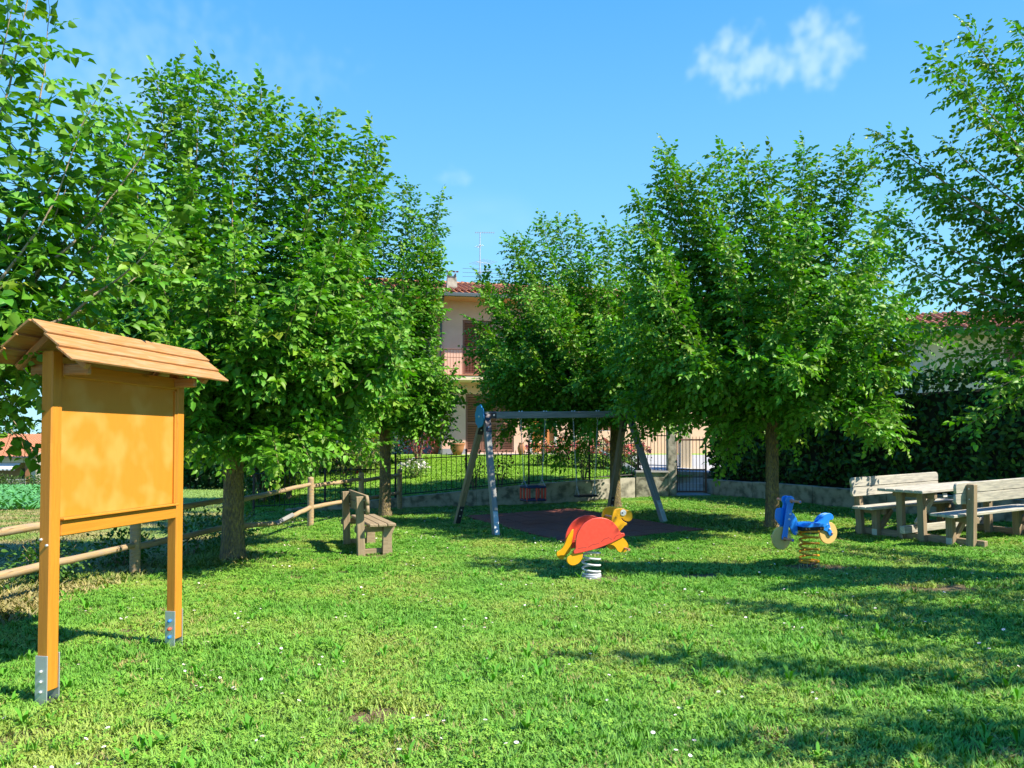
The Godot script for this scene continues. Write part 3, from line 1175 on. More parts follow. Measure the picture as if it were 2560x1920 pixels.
func build_notice_board() -> void:
	var at := on_ground(120, 1745)
	at = Vector3(-2.875, gy(-2.875, -4.62), -4.62)
	var t := thing("notice_board", "empty orange stained wooden notice board with a small pitched roof", "notice board", at, -11.07)
	var L := 1.223
	var ends := [0.0, -L]
	for i in 2:
		var z: float = ends[i]
		plank(t, "post", Vector3(0, 1.12, z), Vector3(0.08, 2.10, 0.085), M.stained, Basis(), 0.007)
		for s in [-1.0, 1.0]:
			var br := plank(t, "post_bracket", Vector3(0.0, 0.125, z + s * 0.0475), Vector3(0.085, 0.33, 0.007), M.zinc, Basis(), 0.0015)
			if s > 0:
				for k in 3:
					var m: Material = M.bolt_steel if i == 0 else (M.red_cap if k == 1 else M.blue_cap)
					bolt(br, "bolt", Vector3(0.0, 0.215 - k * 0.062 - (0.02 if i == 0 else 0.0), z + s * 0.051), Vector3(0, 0, s), 0.010 if i == 0 else 0.013, 0.012 if i == 0 else 0.022, m)
		plank(t, "bracket_foot", Vector3(0, -0.01, z), Vector3(0.085, 0.03, 0.1), M.dark_steel, Basis(), 0.002)
	# frame and panel
	plank(t, "bottom_rail", Vector3(0.008, 1.06, -L * 0.5), Vector3(0.07, 0.10, L - 0.085), M.stained, Basis(), 0.006)
	plank(t, "ledge", Vector3(0.046, 1.118, -L * 0.5 + 0.01), Vector3(0.05, 0.014, L - 0.09), M.stained, Basis(), 0.003)
	var pn := MB.new()
	pn.grain = 1
	pn.box(Vector3(0.008, 1.57, -L * 0.5), Vector3(0.02, 0.89, L - 0.085), Basis(), 0.001, Vector2(0.6, 0.62))
	part(t, "panel", pn, M.stained_panel)
	plank(t, "top_rail", Vector3(0.006, 2.055, -L * 0.5), Vector3(0.07, 0.085, L - 0.085), M.stained, Basis(), 0.004)
	plank(t, "bead", Vector3(0.02, 1.56, -L + 0.055), Vector3(0.03, 0.87, 0.022), M.stained, Basis(), 0.003)
	for k in 2:
		bolt(t, "bolt", Vector3(-0.02 + 0.055 * k * 0.0, 1.0 - 0.0 * k, 0.0425) if k == 0 else Vector3(0.022, 0.965, 0.0425), Vector3(0, 0, 1), 0.009, 0.012, M.bolt_steel)
	# roof: cross rafters and lapped boards
	var rise := 0.235
	var run := 0.275
	var slope := atan2(rise, run)
	for z in [0.0, -L]:
		for s in [-1.0, 1.0]:
			bar(t, "rafter", Vector3(0, 2.285, z), Vector3(s * 0.25, 2.07, z), 0.042, 0.042, M.roof_wood, 0.003)
		plank(t, "tie_beam", Vector3(0.0, 2.06, z - 0.066 if z == 0.0 else z + 0.066), Vector3(0.42, 0.07, 0.042), M.roof_wood, Basis(), 0.008)
	for s in [-1.0, 1.0]:
		for k in 3:
			var f := (k + 0.5) / 3.0
			var dir := Basis(Vector3(0, 0, 1), -s * slope + s * 0.075)
			var lift := 0.034 + (2 - k) * 0.007
			var c := Vector3(s * (run * f), 2.32 - rise * f, -L * 0.5 - 0.035) + Basis(Vector3(0, 0, 1), -s * slope) * Vector3(0, lift - 0.02, 0)
			plank(t, "roof_board", c, Vector3(0.138, 0.016, L + 0.42), M.roof_wood, dir, 0.003)
	var ground := MB.new()
	ground.lathe([Vector2(0.0, 0.04), Vector2(0.022, 0.034), Vector2(0.05, 0.016), Vector2(0.056, -0.01)], 7, Transform3D(Basis(Vector3.UP, 0.4).scaled(Vector3(1.15, 0.6, 0.7)), on_ground(514, 1610)))
	var st := part(self, "stone", ground, M.pebble)
	st.name = numbered("stone")
	tag(st, "small pale stone lying in the grass by the notice board", "stone")


func log_bar(parent: Node, called: String, a: Vector3, b: Vector3, r0: float, r1: float, sd: int) -> void:
	var r := RandomNumberGenerator.new()
	r.seed = sd
	var pts := []
	var rr := []
	for i in 9:
		var f := i / 8.0
		pts.append(a.lerp(b, f) + (rdir(r) * 0.006 if i > 0 and i < 8 else Vector3.ZERO))
		rr.append(lerpf(r0, r1, f) * r.randf_range(0.96, 1.05))
	var k := MB.new()
	k.tube(pts, rr, 10, true, false, 1.0)
	part(parent, called, k, M.log_wood)


func build_log_fence() -> void:
	var posts := [Vector3(-4.75, 0, -4.2), Vector3(-4.78, 0, -6.7), Vector3(-4.64, 0, -9.15), Vector3(-4.22, 0, -11.5), Vector3(-3.80, 0, -14.0), Vector3(-3.20, 0, -15.75), Vector3(-2.60, 0, -17.15)]
	var t := thing("log_fence", "peeled log fence with two rails, one of them broken and patched", "fence")
	for i in posts.size():
		var p: Vector3 = posts[i]
		p.y = gy(p.x, p.z)
		posts[i] = p
		var k := MB.new()
		var h := 0.93
		k.lathe([Vector2(0.062, -0.1), Vector2(0.060, h - 0.03), Vector2(0.052, h), Vector2(0.001, h + 0.012)], 12, Transform3D(Basis(), p))
		part(t, "post", k, M.log_wood)
	for i in posts.size() - 1:
		var a: Vector3 = posts[i]
		var b: Vector3 = posts[i + 1]
		log_bar(t, "rail", a + Vector3(0, 0.76, 0), b + Vector3(0, 0.80, 0), 0.043, 0.036, 300 + i)
		if i != 3:
			log_bar(t, "rail", a + Vector3(0, 0.36, 0), b + Vector3(0, 0.39, 0), 0.043, 0.036, 320 + i)
	# the broken lower rail sags and is splinted with a strip of board
	var a: Vector3 = posts[3] + Vector3(0, 0.36, 0)
	var b: Vector3 = posts[4] + Vector3(0, 0.37, 0)
	var mid := a.lerp(b, 0.52) + Vector3(0, -0.13, 0.02)
	log_bar(t, "broken_rail", a, mid, 0.043, 0.040, 341)
	log_bar(t, "broken_rail", mid + Vector3(-0.01, 0.0, 0.02), b, 0.040, 0.043, 342)
	var d := (b - mid).normalized()
	bar(t, "splint", mid - d * 0.22 + Vector3(0.045, 0.045, 0.0), mid + d * 0.42 + Vector3(0.045, 0.05, 0.0), 0.07, 0.03, M.grey_wood)


func build_bench() -> void:
	var at := on_ground(903, 1389)
	var t := thing("park_bench", "weathered wooden park bench standing alone with its back to the log fence", "bench", at, 22.2)
	for z in [0.0, -1.16]:
		bar(t, "back_post", Vector3(0, -0.03, z), Vector3(-0.03, 0.83, z), 0.105, 0.085, M.bench_wood, 0.006)
		var leg := MB.new()
		leg.plate(PackedVector2Array([Vector2(-0.075, -0.03), Vector2(0.075, -0.03), Vector2(0.058, 0.12), Vector2(0.058, 0.28), Vector2(0.11, 0.405), Vector2(-0.06, 0.405)]), 0.085, Transform3D(Basis(), Vector3(0.37, 0, z)), 0.005)
		part(t, "front_leg", leg, M.bench_wood)
		plank(t, "seat_bearer", Vector3(0.17, 0.36, z - 0.075), Vector3(0.5, 0.085, 0.062), M.bench_wood, Basis(), 0.005)
		plank(t, "ground_beam", Vector3(0.19, 0.045, z - 0.07), Vector3(0.47, 0.075, 0.07), M.bench_wood, Basis(), 0.005)
	for k in 3:
		plank(t, "seat_slat", Vector3(0.145 + k * 0.128, 0.428, -0.58), Vector3(0.121, 0.045, 1.47), M.bench_wood, Basis(), 0.010)
	var tilt := Basis(Vector3(0, 0, 1), 0.04)
	for k in 2:
		var c := MB.new()
		var hl := 0.735
		var hh := 0.066
		var o := PackedVector2Array([Vector2(-hl, -hh), Vector2(hl, -hh), Vector2(hl, hh - 0.045), Vector2(hl - 0.045, hh), Vector2(-hl + 0.045, hh), Vector2(-hl, hh - 0.045)])
		if k == 0:
			for i in o.size():
				o[i].y = -o[i].y
		c.plate(o, 0.044, Transform3D(tilt * Basis(Vector3(0, 1, 0), PI / 2), Vector3(0.062 - 0.005 * k, 0.645 + k * 0.139, -0.58)), 0.007)
		part(t, "back_slat", c, M.bench_wood)
	for z in [0.0, -1.16]:
		for y in [0.64, 0.78]:
			bolt(t, "bolt", Vector3(0.035 - 0.035 * (y - 0.6), y, z + 0.043), Vector3(0, 0, 1), 0.009, 0.006, M.bolt_steel)
		bolt(t, "bolt", Vector3(0.12, 0.395, z + 0.0), Vector3(0, 0, 1), 0.008, 0.006, M.bolt_steel)


func chain(parent: Node, a: Vector3, b: Vector3, m: Material) -> void:
	var k := MB.new()
	var d := (b - a).normalized()
	var n := int((b - a).length() / 0.030)
	var x := d.cross(Vector3(0.2, 0.1, 1)).normalized()
	var z := x.cross(d)
	for i in n:
		var c := a.lerp(b, (i + 0.5) / n)
		var s := x if i % 2 == 0 else z
		var pts := []
		var rr := []
		for j in 8:
			var q := TAU * (j + 0.5) / 8.0
			pts.append(c + d * sin(q) * 0.021 + s * cos(q) * 0.011)
			rr.append(0.0036)
		k.tube(pts, rr, 4, false, true)
	part(parent, "chain", k, m)


func build_swing() -> void:
	var yaw := 24.3
	var centre := Vector3(0.9, 0, -14.2)
	var base := Vector3(centre.x, gy(centre.x, centre.z) - 0.01, centre.z)
	var t := thing("swing_frame", "timber swing frame with grey beam, splayed legs and blue flower caps", "swing frame", base, yaw)
	var bt := Basis(Vector3.UP, deg_to_rad(yaw))
	var H := 2.10
	var half := 1.53
	var gl := func(x: float, z: float) -> float:
		var w: Vector3 = base + bt * Vector3(x, 0, z)
		return gy(w.x, w.z) - base.y
	var yl := H - 0.035
	var yr := H + 0.035
	bar(t, "beam", Vector3(-half - 0.03, yl, 0), Vector3(half + 0.03, yr, 0), 0.125, 0.105, M.grey_wood, 0.006)
	for s in [-1.0, 1.0]:
		var top: float = yl if s < 0 else yr
		for q in [1.0, -1.0]:
			var fx: float = s * (half + 0.20)
			var fz: float = q * 1.0
			var foot := Vector3(fx, gl.call(fx, fz) - 0.06, fz)
			var head := Vector3(s * (half + 0.005), top - 0.02, q * 0.075)
			var m: Material = M.grey_wood if q > 0 else M.brown_wood
			bar(t, "leg", foot, head, 0.105, 0.105, m, 0.006)
			var dir := (head - foot).normalized()
			var x := dir.cross(Vector3(0, 0, 1)).normalized()
			var z := x.cross(dir)
			# steel shoe with bolts and the angle plate at the head
			var shoe := plank(t, "foot_plate", foot + dir * 0.27 + z * 0.055, Vector3(0.09, 0.42, 0.007), M.zinc if q > 0 else M.dark_steel, Basis(x, dir, z), 0.002)
			for k in 2:
				bolt(shoe, "bolt", foot + dir * (0.28 + k * 0.13) + z * 0.059, z, 0.014, 0.014, M.bolt_steel)
			var plate := plank(t, "head_plate", foot + dir * ((head - foot).length() - 0.16) + z * 0.056, Vector3(0.112, 0.36, 0.006), M.dark_steel, Basis(x, dir, z), 0.002)
			bolt(plate, "bolt", foot + dir * ((head - foot).length() - 0.25) + z * 0.060, z, 0.015, 0.014, M.bolt_steel)
		var arm := plank(t, "beam_plate", Vector3(s * (half - 0.14), top, 0.0565), Vector3(0.13, 0.118, 0.007), M.dark_steel, Basis(), 0.002)
		bolt(arm, "bolt", Vector3(s * (half - 0.15), top, 0.060), Vector3(0, 0, 1), 0.017, 0.014, M.bolt_steel)
		var fl := MB.new()
		var o := []
		for i in 48:
			var a := TAU * i / 48.0
			o.append(Vector2(cos(a), sin(a)) * (0.205 + 0.026 * absf(cos(a * 4.0)) - 0.012))
		fl.plate(PackedVector2Array(o), 0.024, Transform3D(Basis(Vector3.UP, PI / 2) * Basis(Vector3(0, 0, 1), 0.2), Vector3(s * (half + 0.105), top - 0.02, 0)), 0.006)
		var flower := part(t, "flower_cap", fl, M.blue_flower)
		bolt(flower, "bolt", Vector3(s * (half + 0.117), top - 0.02, 0), Vector3(s, 0, 0), 0.02, 0.014, M.bolt_steel)
	# hangers and the two swings
	var us := [-0.81, -0.295, 0.313, 0.861]
	for u in us:
		var y := lerpf(yl, yr, (u + half) / (2.0 * half))
		for e in [-0.028, 0.028]:
			bolt(t, "hanger_nut", Vector3(u + e, y + 0.0625, 0.0), Vector3.UP, 0.016, 0.018, M.bolt_steel)
		var hk := MB.new()
		hk.tube([Vector3(u - 0.02, y - 0.06, 0), Vector3(u - 0.018, y - 0.085, 0), Vector3(u, y - 0.1, 0), Vector3(u + 0.018, y - 0.085, 0), Vector3(u + 0.02, y - 0.06, 0)], [0.006, 0.006, 0.006, 0.006, 0.006], 6)
		part(t, "hanger", hk, M.bolt_steel)
	var b1 := thing("toddler_swing", "toddler swing seat with red bars and dark frame hanging on chains", "swing", base, yaw)
	var c1 := (us[0] + us[1]) * 0.5 as float
	for k in 2:
		var y: float = [0.73, 0.49][k]
		var ring := MB.new()
		var hw := 0.20
		var hd := 0.15
		var pts := []
		var rr := []
		for q in [[-1, -1], [1, -1], [1, 1], [-1, 1]]:
			for e in 3:
				var corner := Vector3(c1 + q[0] * (hw - 0.03), y, q[1] * (hd - 0.03))
				var a := atan2(q[1], q[0]) + (e - 1) * 0.7
				pts.append(corner + Vector3(cos(a), 0, sin(a)) * 0.03)
				rr.append(0.022)
		ring.tube(pts, rr, 8, false, true)
		part(b1, "ring", ring, M.navy)
	plank(b1, "seat", Vector3(c1, 0.483, 0), Vector3(0.36, 0.022, 0.26), M.navy, Basis(), 0.006)
	for q in [[-0.19, 0.14], [0.19, 0.14], [-0.19, -0.14], [0.19, -0.14], [0.0, 0.15], [0.19, 0.0], [-0.19, 0.0], [0.0, -0.15]]:
		var k := MB.new()
		k.tube([Vector3(c1 + q[0], 0.47, q[1]), Vector3(c1 + q[0], 0.74, q[1])], [0.019, 0.019], 10)
		part(b1, "bar", k, M.seat_red)
	for i in 2:
		var u: float = us[i]
		var y := lerpf(yl, yr, (u + half) / (2.0 * half)) - 0.1
		var s := -1.0 if i == 0 else 1.0
		chain(b1, Vector3(u, y, 0), Vector3(c1 + s * 0.19, 0.86, 0), M.zinc)
		chain(b1, Vector3(c1 + s * 0.19, 0.86, 0), Vector3(c1 + s * 0.19, 0.75, 0.13), M.zinc)
		chain(b1, Vector3(c1 + s * 0.19, 0.86, 0), Vector3(c1 + s * 0.19, 0.75, -0.13), M.zinc)
	var b2 := thing("flat_swing", "flat black rubber swing seat hanging on two chains", "swing", base, yaw)
	var c2 := (us[2] + us[3]) * 0.5 as float
	plank(b2, "seat", Vector3(c2, 0.53, 0), Vector3(0.44, 0.042, 0.19), M.black_rubber, Basis(), 0.014)
	for i in 2:
		var u: float = us[2 + i]
		var y := lerpf(yl, yr, (u + half) / (2.0 * half)) - 0.1
		var s := -1.0 if i == 0 else 1.0
		chain(b2, Vector3(u, y, 0), Vector3(c2 + s * 0.20, 0.72, 0), M.zinc)
		chain(b2, Vector3(c2 + s * 0.20, 0.72, 0), Vector3(c2 + s * 0.19, 0.55, 0.07), M.zinc)
		chain(b2, Vector3(c2 + s * 0.20, 0.72, 0), Vector3(c2 + s * 0.19, 0.55, -0.07), M.zinc)
	# rubber surface below: real tiles with open joints
	var mt := thing("safety_mat", "dark red rubber safety mat on the ground below the swings", "mat")
	var a := Vector2(M.mat_poly[0].x, M.mat_poly[0].y)
	var e1: Vector2 = M.mat_poly[1] - M.mat_poly[0]
	var e2: Vector2 = M.mat_poly[3] - M.mat_poly[0]
	var nx := 5
	var ny := 9
	for i in nx:
		for j in ny:
			var k := MB.new()
			var cs := []
			for q in [[0, 0], [1, 0], [1, 1], [0, 1]]:
				var f := Vector2(i + q[0] + (0.006 if q[0] == 0 else -0.006), j + q[1] + (0.006 if q[1] == 0 else -0.006))
				var p := a + e1 * f.x / nx + e2 * f.y / ny
				cs.append(Vector3(p.x, gy(p.x, p.y) + 0.022 + 0.002 * ((i * 7 + j * 5) % 3), p.y))
			k.quad(cs[0], cs[1], cs[2], cs[3], Vector3.UP)
			for q in 4:
				var p0: Vector3 = cs[q]
				var p1: Vector3 = cs[(q + 1) % 4]
				var out: Vector3 = ((p0 + p1) * 0.5 - (cs[0] + cs[2]) * 0.5)
				k.quad(p0, p1, p1 - Vector3(0, 0.05, 0), p0 - Vector3(0, 0.05, 0), out)
			part(mt, "tile", k, M.rubber_mat)


func build_turtle() -> void:
	var at := on_ground(1478, 1440)
	var t := thing("turtle_rider", "red and yellow turtle spring rider on a white coil spring", "spring rider", at, 18.0)
	var kv := at.z * -1.0 / FPX / 6.38
	var ku := kv / 0.917
	var u0 := 770.0
	var v0 := 1490.0
	var shell := traced([410, 1050, 412, 1080, 430, 1092, 520, 1080, 700, 1045, 850, 1005, 1000, 950, 1190, 862, 1212, 835, 1205, 808, 1180, 798, 1155, 800, 1135, 775, 1105, 720, 1060, 660, 1000, 605, 930, 568, 850, 548, 780, 545, 700, 560, 620, 600, 550, 655, 490, 740, 455, 820, 440, 920, 440, 1005, 425, 1030], u0, v0, ku, kv)
	var head := traced([1000, 690, 1012, 600, 1020, 540, 1035, 480, 1060, 440, 1100, 420, 1160, 413, 1220, 420, 1250, 440, 1290, 445, 1325, 460, 1345, 500, 1350, 560, 1335, 605, 1295, 628, 1250, 622, 1212, 603, 1184, 572, 1174, 578, 1192, 607, 1232, 637, 1260, 650, 1264, 672, 1240, 690, 1220, 697, 1200, 725, 1170, 755, 1130, 785, 1060, 790], u0, v0, ku, kv)
	var front := traced([940, 960, 1000, 930, 1100, 860, 1170, 862, 1230, 915, 1270, 975, 1283, 1035, 1262, 1083, 1210, 1108, 1150, 1105, 1110, 1080, 1080, 1030, 1040, 992, 985, 975], u0, v0, ku, kv)
	var rear := traced([420, 1040, 500, 1000, 570, 1040, 566, 1120, 545, 1190, 500, 1245, 430, 1275, 370, 1265, 330, 1230, 315, 1180, 330, 1140, 380, 1105], u0, v0, ku, kv)
	var far_rear := traced([560, 760, 530, 1000, 505, 1120, 430, 1180, 400, 1230, 350, 1228, 305, 1190, 290, 1140, 310, 1105, 370, 1070, 420, 990, 470, 870], u0, v0, ku, kv)
	for s in [1.0, -1.0]:
		var z: float = 0.135 * s
		var k := MB.new()
		k.plate(shell, 0.02, Transform3D(Basis(), Vector3(0, 0, z + s * 0.0205)), 0.006)
		var sh := part(t, "shell", k, M.rider_red)
		if s > 0:
			for g in [[470, 1015, 530, 1003, 605, 1002], [632, 1000, 690, 965, 745, 957, 800, 945], [838, 925, 880, 885, 960, 862], [968, 880, 1000, 888, 1010, 890], [1035, 890, 1070, 845, 1125, 822]]:
				var pts := []
				var rr := []
				for i in range(0, g.size(), 2):
					pts.append(Vector3((g[i] - u0) * ku, (v0 - g[i + 1]) * kv, z + 0.0300))
					rr.append(0.0028)
				var l := MB.new()
				l.tube(pts, rr, 5)
				part(sh, "groove", l, M.rider_red_line)
		k = MB.new()
		k.plate(head, 0.02, Transform3D(Basis(), Vector3(0, 0, z)), 0.006)
		var hd := part(t, "head", k, M.rider_yellow)
		var eye := Vector3((1198 - u0) * ku, (v0 - 485) * kv, z + s * 0.013)
		k = MB.new()
		k.lathe([Vector2(0.038, -0.006), Vector2(0.038, 0.002), Vector2(0.033, 0.006), Vector2(0.0001, 0.0065)], 24, Transform3D(Basis(Vector3.RIGHT, s * PI / 2), eye))
		var ey := part(hd, "eye", k, M.white_plastic)
		k = MB.new()
		k.lathe([Vector2(0.010, 0.0), Vector2(0.010, 0.008), Vector2(0.0001, 0.009)], 14, Transform3D(Basis(Vector3.RIGHT, s * PI / 2), eye + Vector3(-0.017, 0, 0)))
		part(ey, "pupil", k, M.pupil)
		k = MB.new()
		k.plate(front, 0.02, Transform3D(Basis(), Vector3(0, 0, z)), 0.006)
		part(t, "front_flipper", k, M.rider_yellow)
		k = MB.new()
		k.plate(rear if s > 0 else far_rear, 0.02, Transform3D(Basis(), Vector3(0, 0, z)), 0.006)
		part(t, "rear_flipper", k, M.rider_yellow)
		var fp := Vector3((1222 - u0) * ku, (v0 - 1047) * kv, z + s * 0.01)
		k = MB.new()
		k.tube([fp, fp + Vector3(0, 0, s * 0.10), fp + Vector3(0, 0, s * 0.115)], [0.013, 0.013, 0.016], 10)
		part(t, "foot_peg", k, M.peg_salmon)
	var seat_y := (v0 - 880) * kv
	plank(t, "seat", Vector3(0.0, seat_y, 0), Vector3(0.34, 0.03, 0.25), M.rider_yellow, Basis(Vector3(0, 0, 1), 0.3), 0.008)
	plank(t, "spring_plate", Vector3(0.0, 0.345, 0), Vector3(0.26, 0.02, 0.25), M.dark_steel, Basis(), 0.003)
	for s in [-1.0, 1.0]:
		plank(t, "cross_block", Vector3(s * 0.12, 0.375, 0), Vector3(0.04, 0.05, 0.25), M.black_rubber, Basis(), 0.004)
	var hk := MB.new()
	var hp := Vector3((1075 - u0) * ku, (v0 - 560) * kv, 0)
	hk.tube([hp + Vector3(0, 0, 0.145), hp + Vector3(0, 0, -0.145)], [0.014, 0.014], 10)
	part(t, "handle", hk, M.peg_salmon)
	spring(t, 0.04, 0.33, 0.103, 0.0125, 5.6, M.white_paint, 0.4)
	var k2 := MB.new()
	k2.lathe([Vector2(0.0, 0.02), Vector2(0.118, 0.02), Vector2(0.12, 0.005), Vector2(0.12, -0.03)], 24)
	part(t, "base_plate", k2, M.zinc)


func build_bike() -> void:
	var at := on_ground(2023, 1411)
	var t := thing("motorbike_rider", "blue motorbike spring rider with cream wheels on an orange coil spring", "spring rider", at, 19.0)
	var kv := at.z * -1.0 / FPX / 6.9125
	var ku := kv / 0.81
	var u0 := 850.0
	var v0 := 1455.0
	var P := func(x: float, y: float, z: float) -> Vector3: return Vector3((x - u0) * ku, (v0 - y) * kv, z)
	var fork := traced([426, 330, 440, 288, 470, 270, 505, 266, 545, 280, 572, 318, 574, 375, 552, 425, 532, 530, 505, 640, 475, 780, 450, 960, 440, 1005, 400, 1012, 362, 988, 366, 930, 400, 740, 436, 490, 450, 410, 432, 365], u0, v0, ku, kv)
	var body := traced([530, 532, 585, 572, 630, 640, 655, 715, 668, 772, 655, 800, 655, 900, 622, 940, 578, 922, 548, 855, 510, 795, 468, 772, 440, 700, 450, 600, 480, 540], u0, v0, ku, kv)
	var lamp := traced([312, 530, 332, 482, 360, 474, 430, 474, 446, 520, 420, 740, 390, 768, 358, 735, 328, 692, 304, 645], u0, v0, ku, kv)
	var tail := traced([930, 738, 965, 728, 985, 690, 1020, 640, 1090, 597, 1160, 583, 1215, 598, 1247, 636, 1250, 678, 1226, 702, 1182, 706, 1170, 742, 1188, 800, 1200, 860, 1228, 915, 1236, 955, 1202, 985, 1166, 962, 1140, 912, 1085, 884, 1032, 852, 1000, 800, 950, 790], u0, v0, ku, kv)
	var k := MB.new()
	k.plate(body, 0.022, Transform3D(Basis(), Vector3(0, 0, 0.0)), 0.006)
	var bd := part(t, "body", k, M.rider_blue)
	k = MB.new()
	k.plate(lamp, 0.02, Transform3D(Basis(), Vector3(0, 0, -0.023)), 0.006)
	part(t, "headlight_plate", k, M.rider_blue)
	for s in [1.0, -1.0]:
		k = MB.new()
		k.plate(fork, 0.02, Transform3D(Basis(), Vector3(0, 0, s * 0.036)), 0.006)
		var fk := part(t, "fork", k, M.rider_blue)
		for q in [[490, 572], [473, 655]]:
			bolt(fk, "bolt", P.call(q[0], q[1], s * 0.046), Vector3(0, 0, s), 0.013, 0.014, M.white_plastic)
		k = MB.new()
		k.plate(tail, 0.02, Transform3D(Basis(), Vector3(0, 0, s * 0.024)), 0.006)
		var tl := part(t, "tail", k, M.rider_blue)
		for q in [[1130, 788], [1172, 858]]:
			bolt(tl, "bolt", P.call(q[0], q[1], s * 0.034), Vector3(0, 0, s), 0.013, 0.014, M.white_plastic)
		bolt(tl, "bolt", P.call(1215, 933, s * 0.034), Vector3(0, 0, s), 0.013, 0.014, M.peg_salmon)
		bolt(bd, "bolt", P.call(626, 894, s * 0.011), Vector3(0, 0, s), 0.013, 0.014, M.white_plastic)
		for q in [[515, 350, 0.13, "handlebar"], [398, 985, 0.12, "foot_peg"]]:
			var p: Vector3 = P.call(q[0], q[1], s * 0.046)
			k = MB.new()
			k.tube([p, p + Vector3(0, 0, s * 0.012), p + Vector3(0, 0, s * 0.014), p + Vector3(0, 0, s * q[2]), p + Vector3(0, 0, s * (q[2] + 0.004)), p + Vector3(0, 0, s * (q[2] + 0.022))], [0.026, 0.026, 0.015, 0.015, 0.021, 0.021], 14)
			var hb := part(t, q[3], k, M.peg_salmon)
			bolt(hb, "cap", p + Vector3(0, 0, s * (q[2] + 0.022)), Vector3(0, 0, s), 0.012, 0.005, M.blue_cap)
	for q in [[382, 980, 0.138], [1180, 930, 0.136]]:
		k = MB.new()
		k.plate(disc(q[2], 40), 0.022, Transform3D(Basis(), P.call(q[0], q[1], 0.0)), 0.005)
		part(t, "wheel", k, M.wheel_cream)
	k = MB.new()
	var sp := traced([645, 775, 700, 752, 780, 738, 880, 734, 960, 738, 1010, 750, 1080, 770, 1060, 792, 900, 795, 660, 795], u0, v0, ku, kv)
	k.plate(sp, 0.24, Transform3D(), 0.012)
	part(t, "seat", k, M.rider_blue)
	var bx := plank(t, "mount_block", P.call(835, 826, 0.0), Vector3(370 * ku, 72 * kv, 0.19), M.black_rubber, Basis(), 0.006)
	for x in [713, 763, 960, 1005]:
		bolt(bx, "bolt", P.call(x, 826, 0.095), Vector3(0, 0, 1), 0.012, 0.008, M.peg_salmon)
	spring(t, 0.045, (v0 - 880) * kv, 0.108, 0.0135, 6.6, M.orange_paint, 2.2)
	k = MB.new()
	k.lathe([Vector2(0.0, 0.022), Vector2(0.112, 0.022), Vector2(0.115, 0.006), Vector2(0.115, -0.03)], 24)
	part(t, "base_plate", k, M.dark_steel)


func build_picnic() -> void:
	var x := 5.79
	var z := -10.75
	var t := thing("picnic_table", "pale wooden picnic table with two attached benches with backrests", "picnic table", Vector3(x, gy(x, z), z), 25.8)
	t.rotation_degrees.z = 1.6
	var m: Material = M.table_wood
	var dark: Material = M.bench_wood
	var span := 2.05
	var x0 := -0.25
	var xm := x0 + span * 0.5
	for fx in [0.0, 1.52]:
		for s in [-1.0, 1.0]:
			plank(t, "table_leg", Vector3(fx, 0.34, s * 0.165), Vector3(0.085, 0.74, 0.095), dark, Basis(), 0.006)
			plank(t, "bench_leg", Vector3(fx, 0.19, s * 0.585), Vector3(0.085, 0.44, 0.10), dark, Basis(), 0.006)
			bar(t, "back_post", Vector3(fx, -0.05, s * 0.86), Vector3(fx, 0.86, s * 0.90), 0.085, 0.10, dark, 0.006)
			plank(t, "seat_bearer", Vector3(fx + 0.075, 0.37, s * 0.70), Vector3(0.06, 0.085, 0.44), dark, Basis(), 0.005)
			bar(t, "knee_brace", Vector3(fx + 0.08, 0.10, s * 0.585), Vector3(fx + 0.34, 0.38, s * 0.585), 0.07, 0.06, dark, 0.005)
		plank(t, "ground_beam", Vector3(fx + 0.085, 0.055, 0), Vector3(0.08, 0.10, 2.02), dark, Basis(), 0.006)
		plank(t, "top_bearer", Vector3(fx + 0.078, 0.665, 0), Vector3(0.065, 0.09, 0.66), dark, Basis(), 0.005)
		var sx := 1.0 if fx < 0.5 else -1.0
		bar(t, "brace", Vector3(fx + sx * 0.05, 0.24, 0.05), Vector3(fx + sx * 0.46, 0.66, 0.05), 0.085, 0.06, m, 0.005)
	plank(t, "stretcher", Vector3(0.76, 0.17, 0.0), Vector3(1.95, 0.11, 0.075), m, Basis(), 0.008)
	for k in 5:
		plank(t, "table_plank", Vector3(xm, 0.732, -0.29 + k * 0.145), Vector3(span, 0.042, 0.137), m, Basis(), 0.006)
	for s in [-1.0, 1.0]:
		for k in 3:
			plank(t, "seat_plank", Vector3(xm, 0.433, s * (0.51 + k * 0.118)), Vector3(span, 0.04, 0.110), m, Basis(), 0.006)
		for k in 2:
			var hl := span * 0.5
			var hh := 0.070
			var o := PackedVector2Array([Vector2(-hl + 0.012, -hh), Vector2(hl - 0.012, -hh), Vector2(hl, hh - 0.05), Vector2(hl - 0.015, hh - 0.015), Vector2(hl - 0.05, hh), Vector2(-hl + 0.05, hh), Vector2(-hl + 0.015, hh - 0.015), Vector2(-hl, hh - 0.05)])
			if k == 0:
				for i in o.size():
					o[i].y = -o[i].y
			var c := MB.new()
			c.plate(o, 0.042, Transform3D(Basis(Vector3(1, 0, 0), s * 0.05), Vector3(xm, 0.665 + k * 0.148, s * (0.815 + k * 0.006))), 0.006)
			part(t, "back_plank", c, m)
		for y in [0.66, 0.80]:
			bolt(t, "bolt", Vector3(-0.0425, y, s * 0.885), Vector3(-1, 0, 0), 0.010, 0.008, M.bolt_steel)
		plank(t, "anchor_plate", Vector3(-0.0455, 0.065, s * 0.585), Vector3(0.006, 0.09, 0.085), M.zinc, Basis(), 0.001)
	plank(t, "table_clip", Vector3(0.31, 0.66, 0.31), Vector3(0.09, 0.06, 0.012), M.white_plastic, Basis(), 0.002)


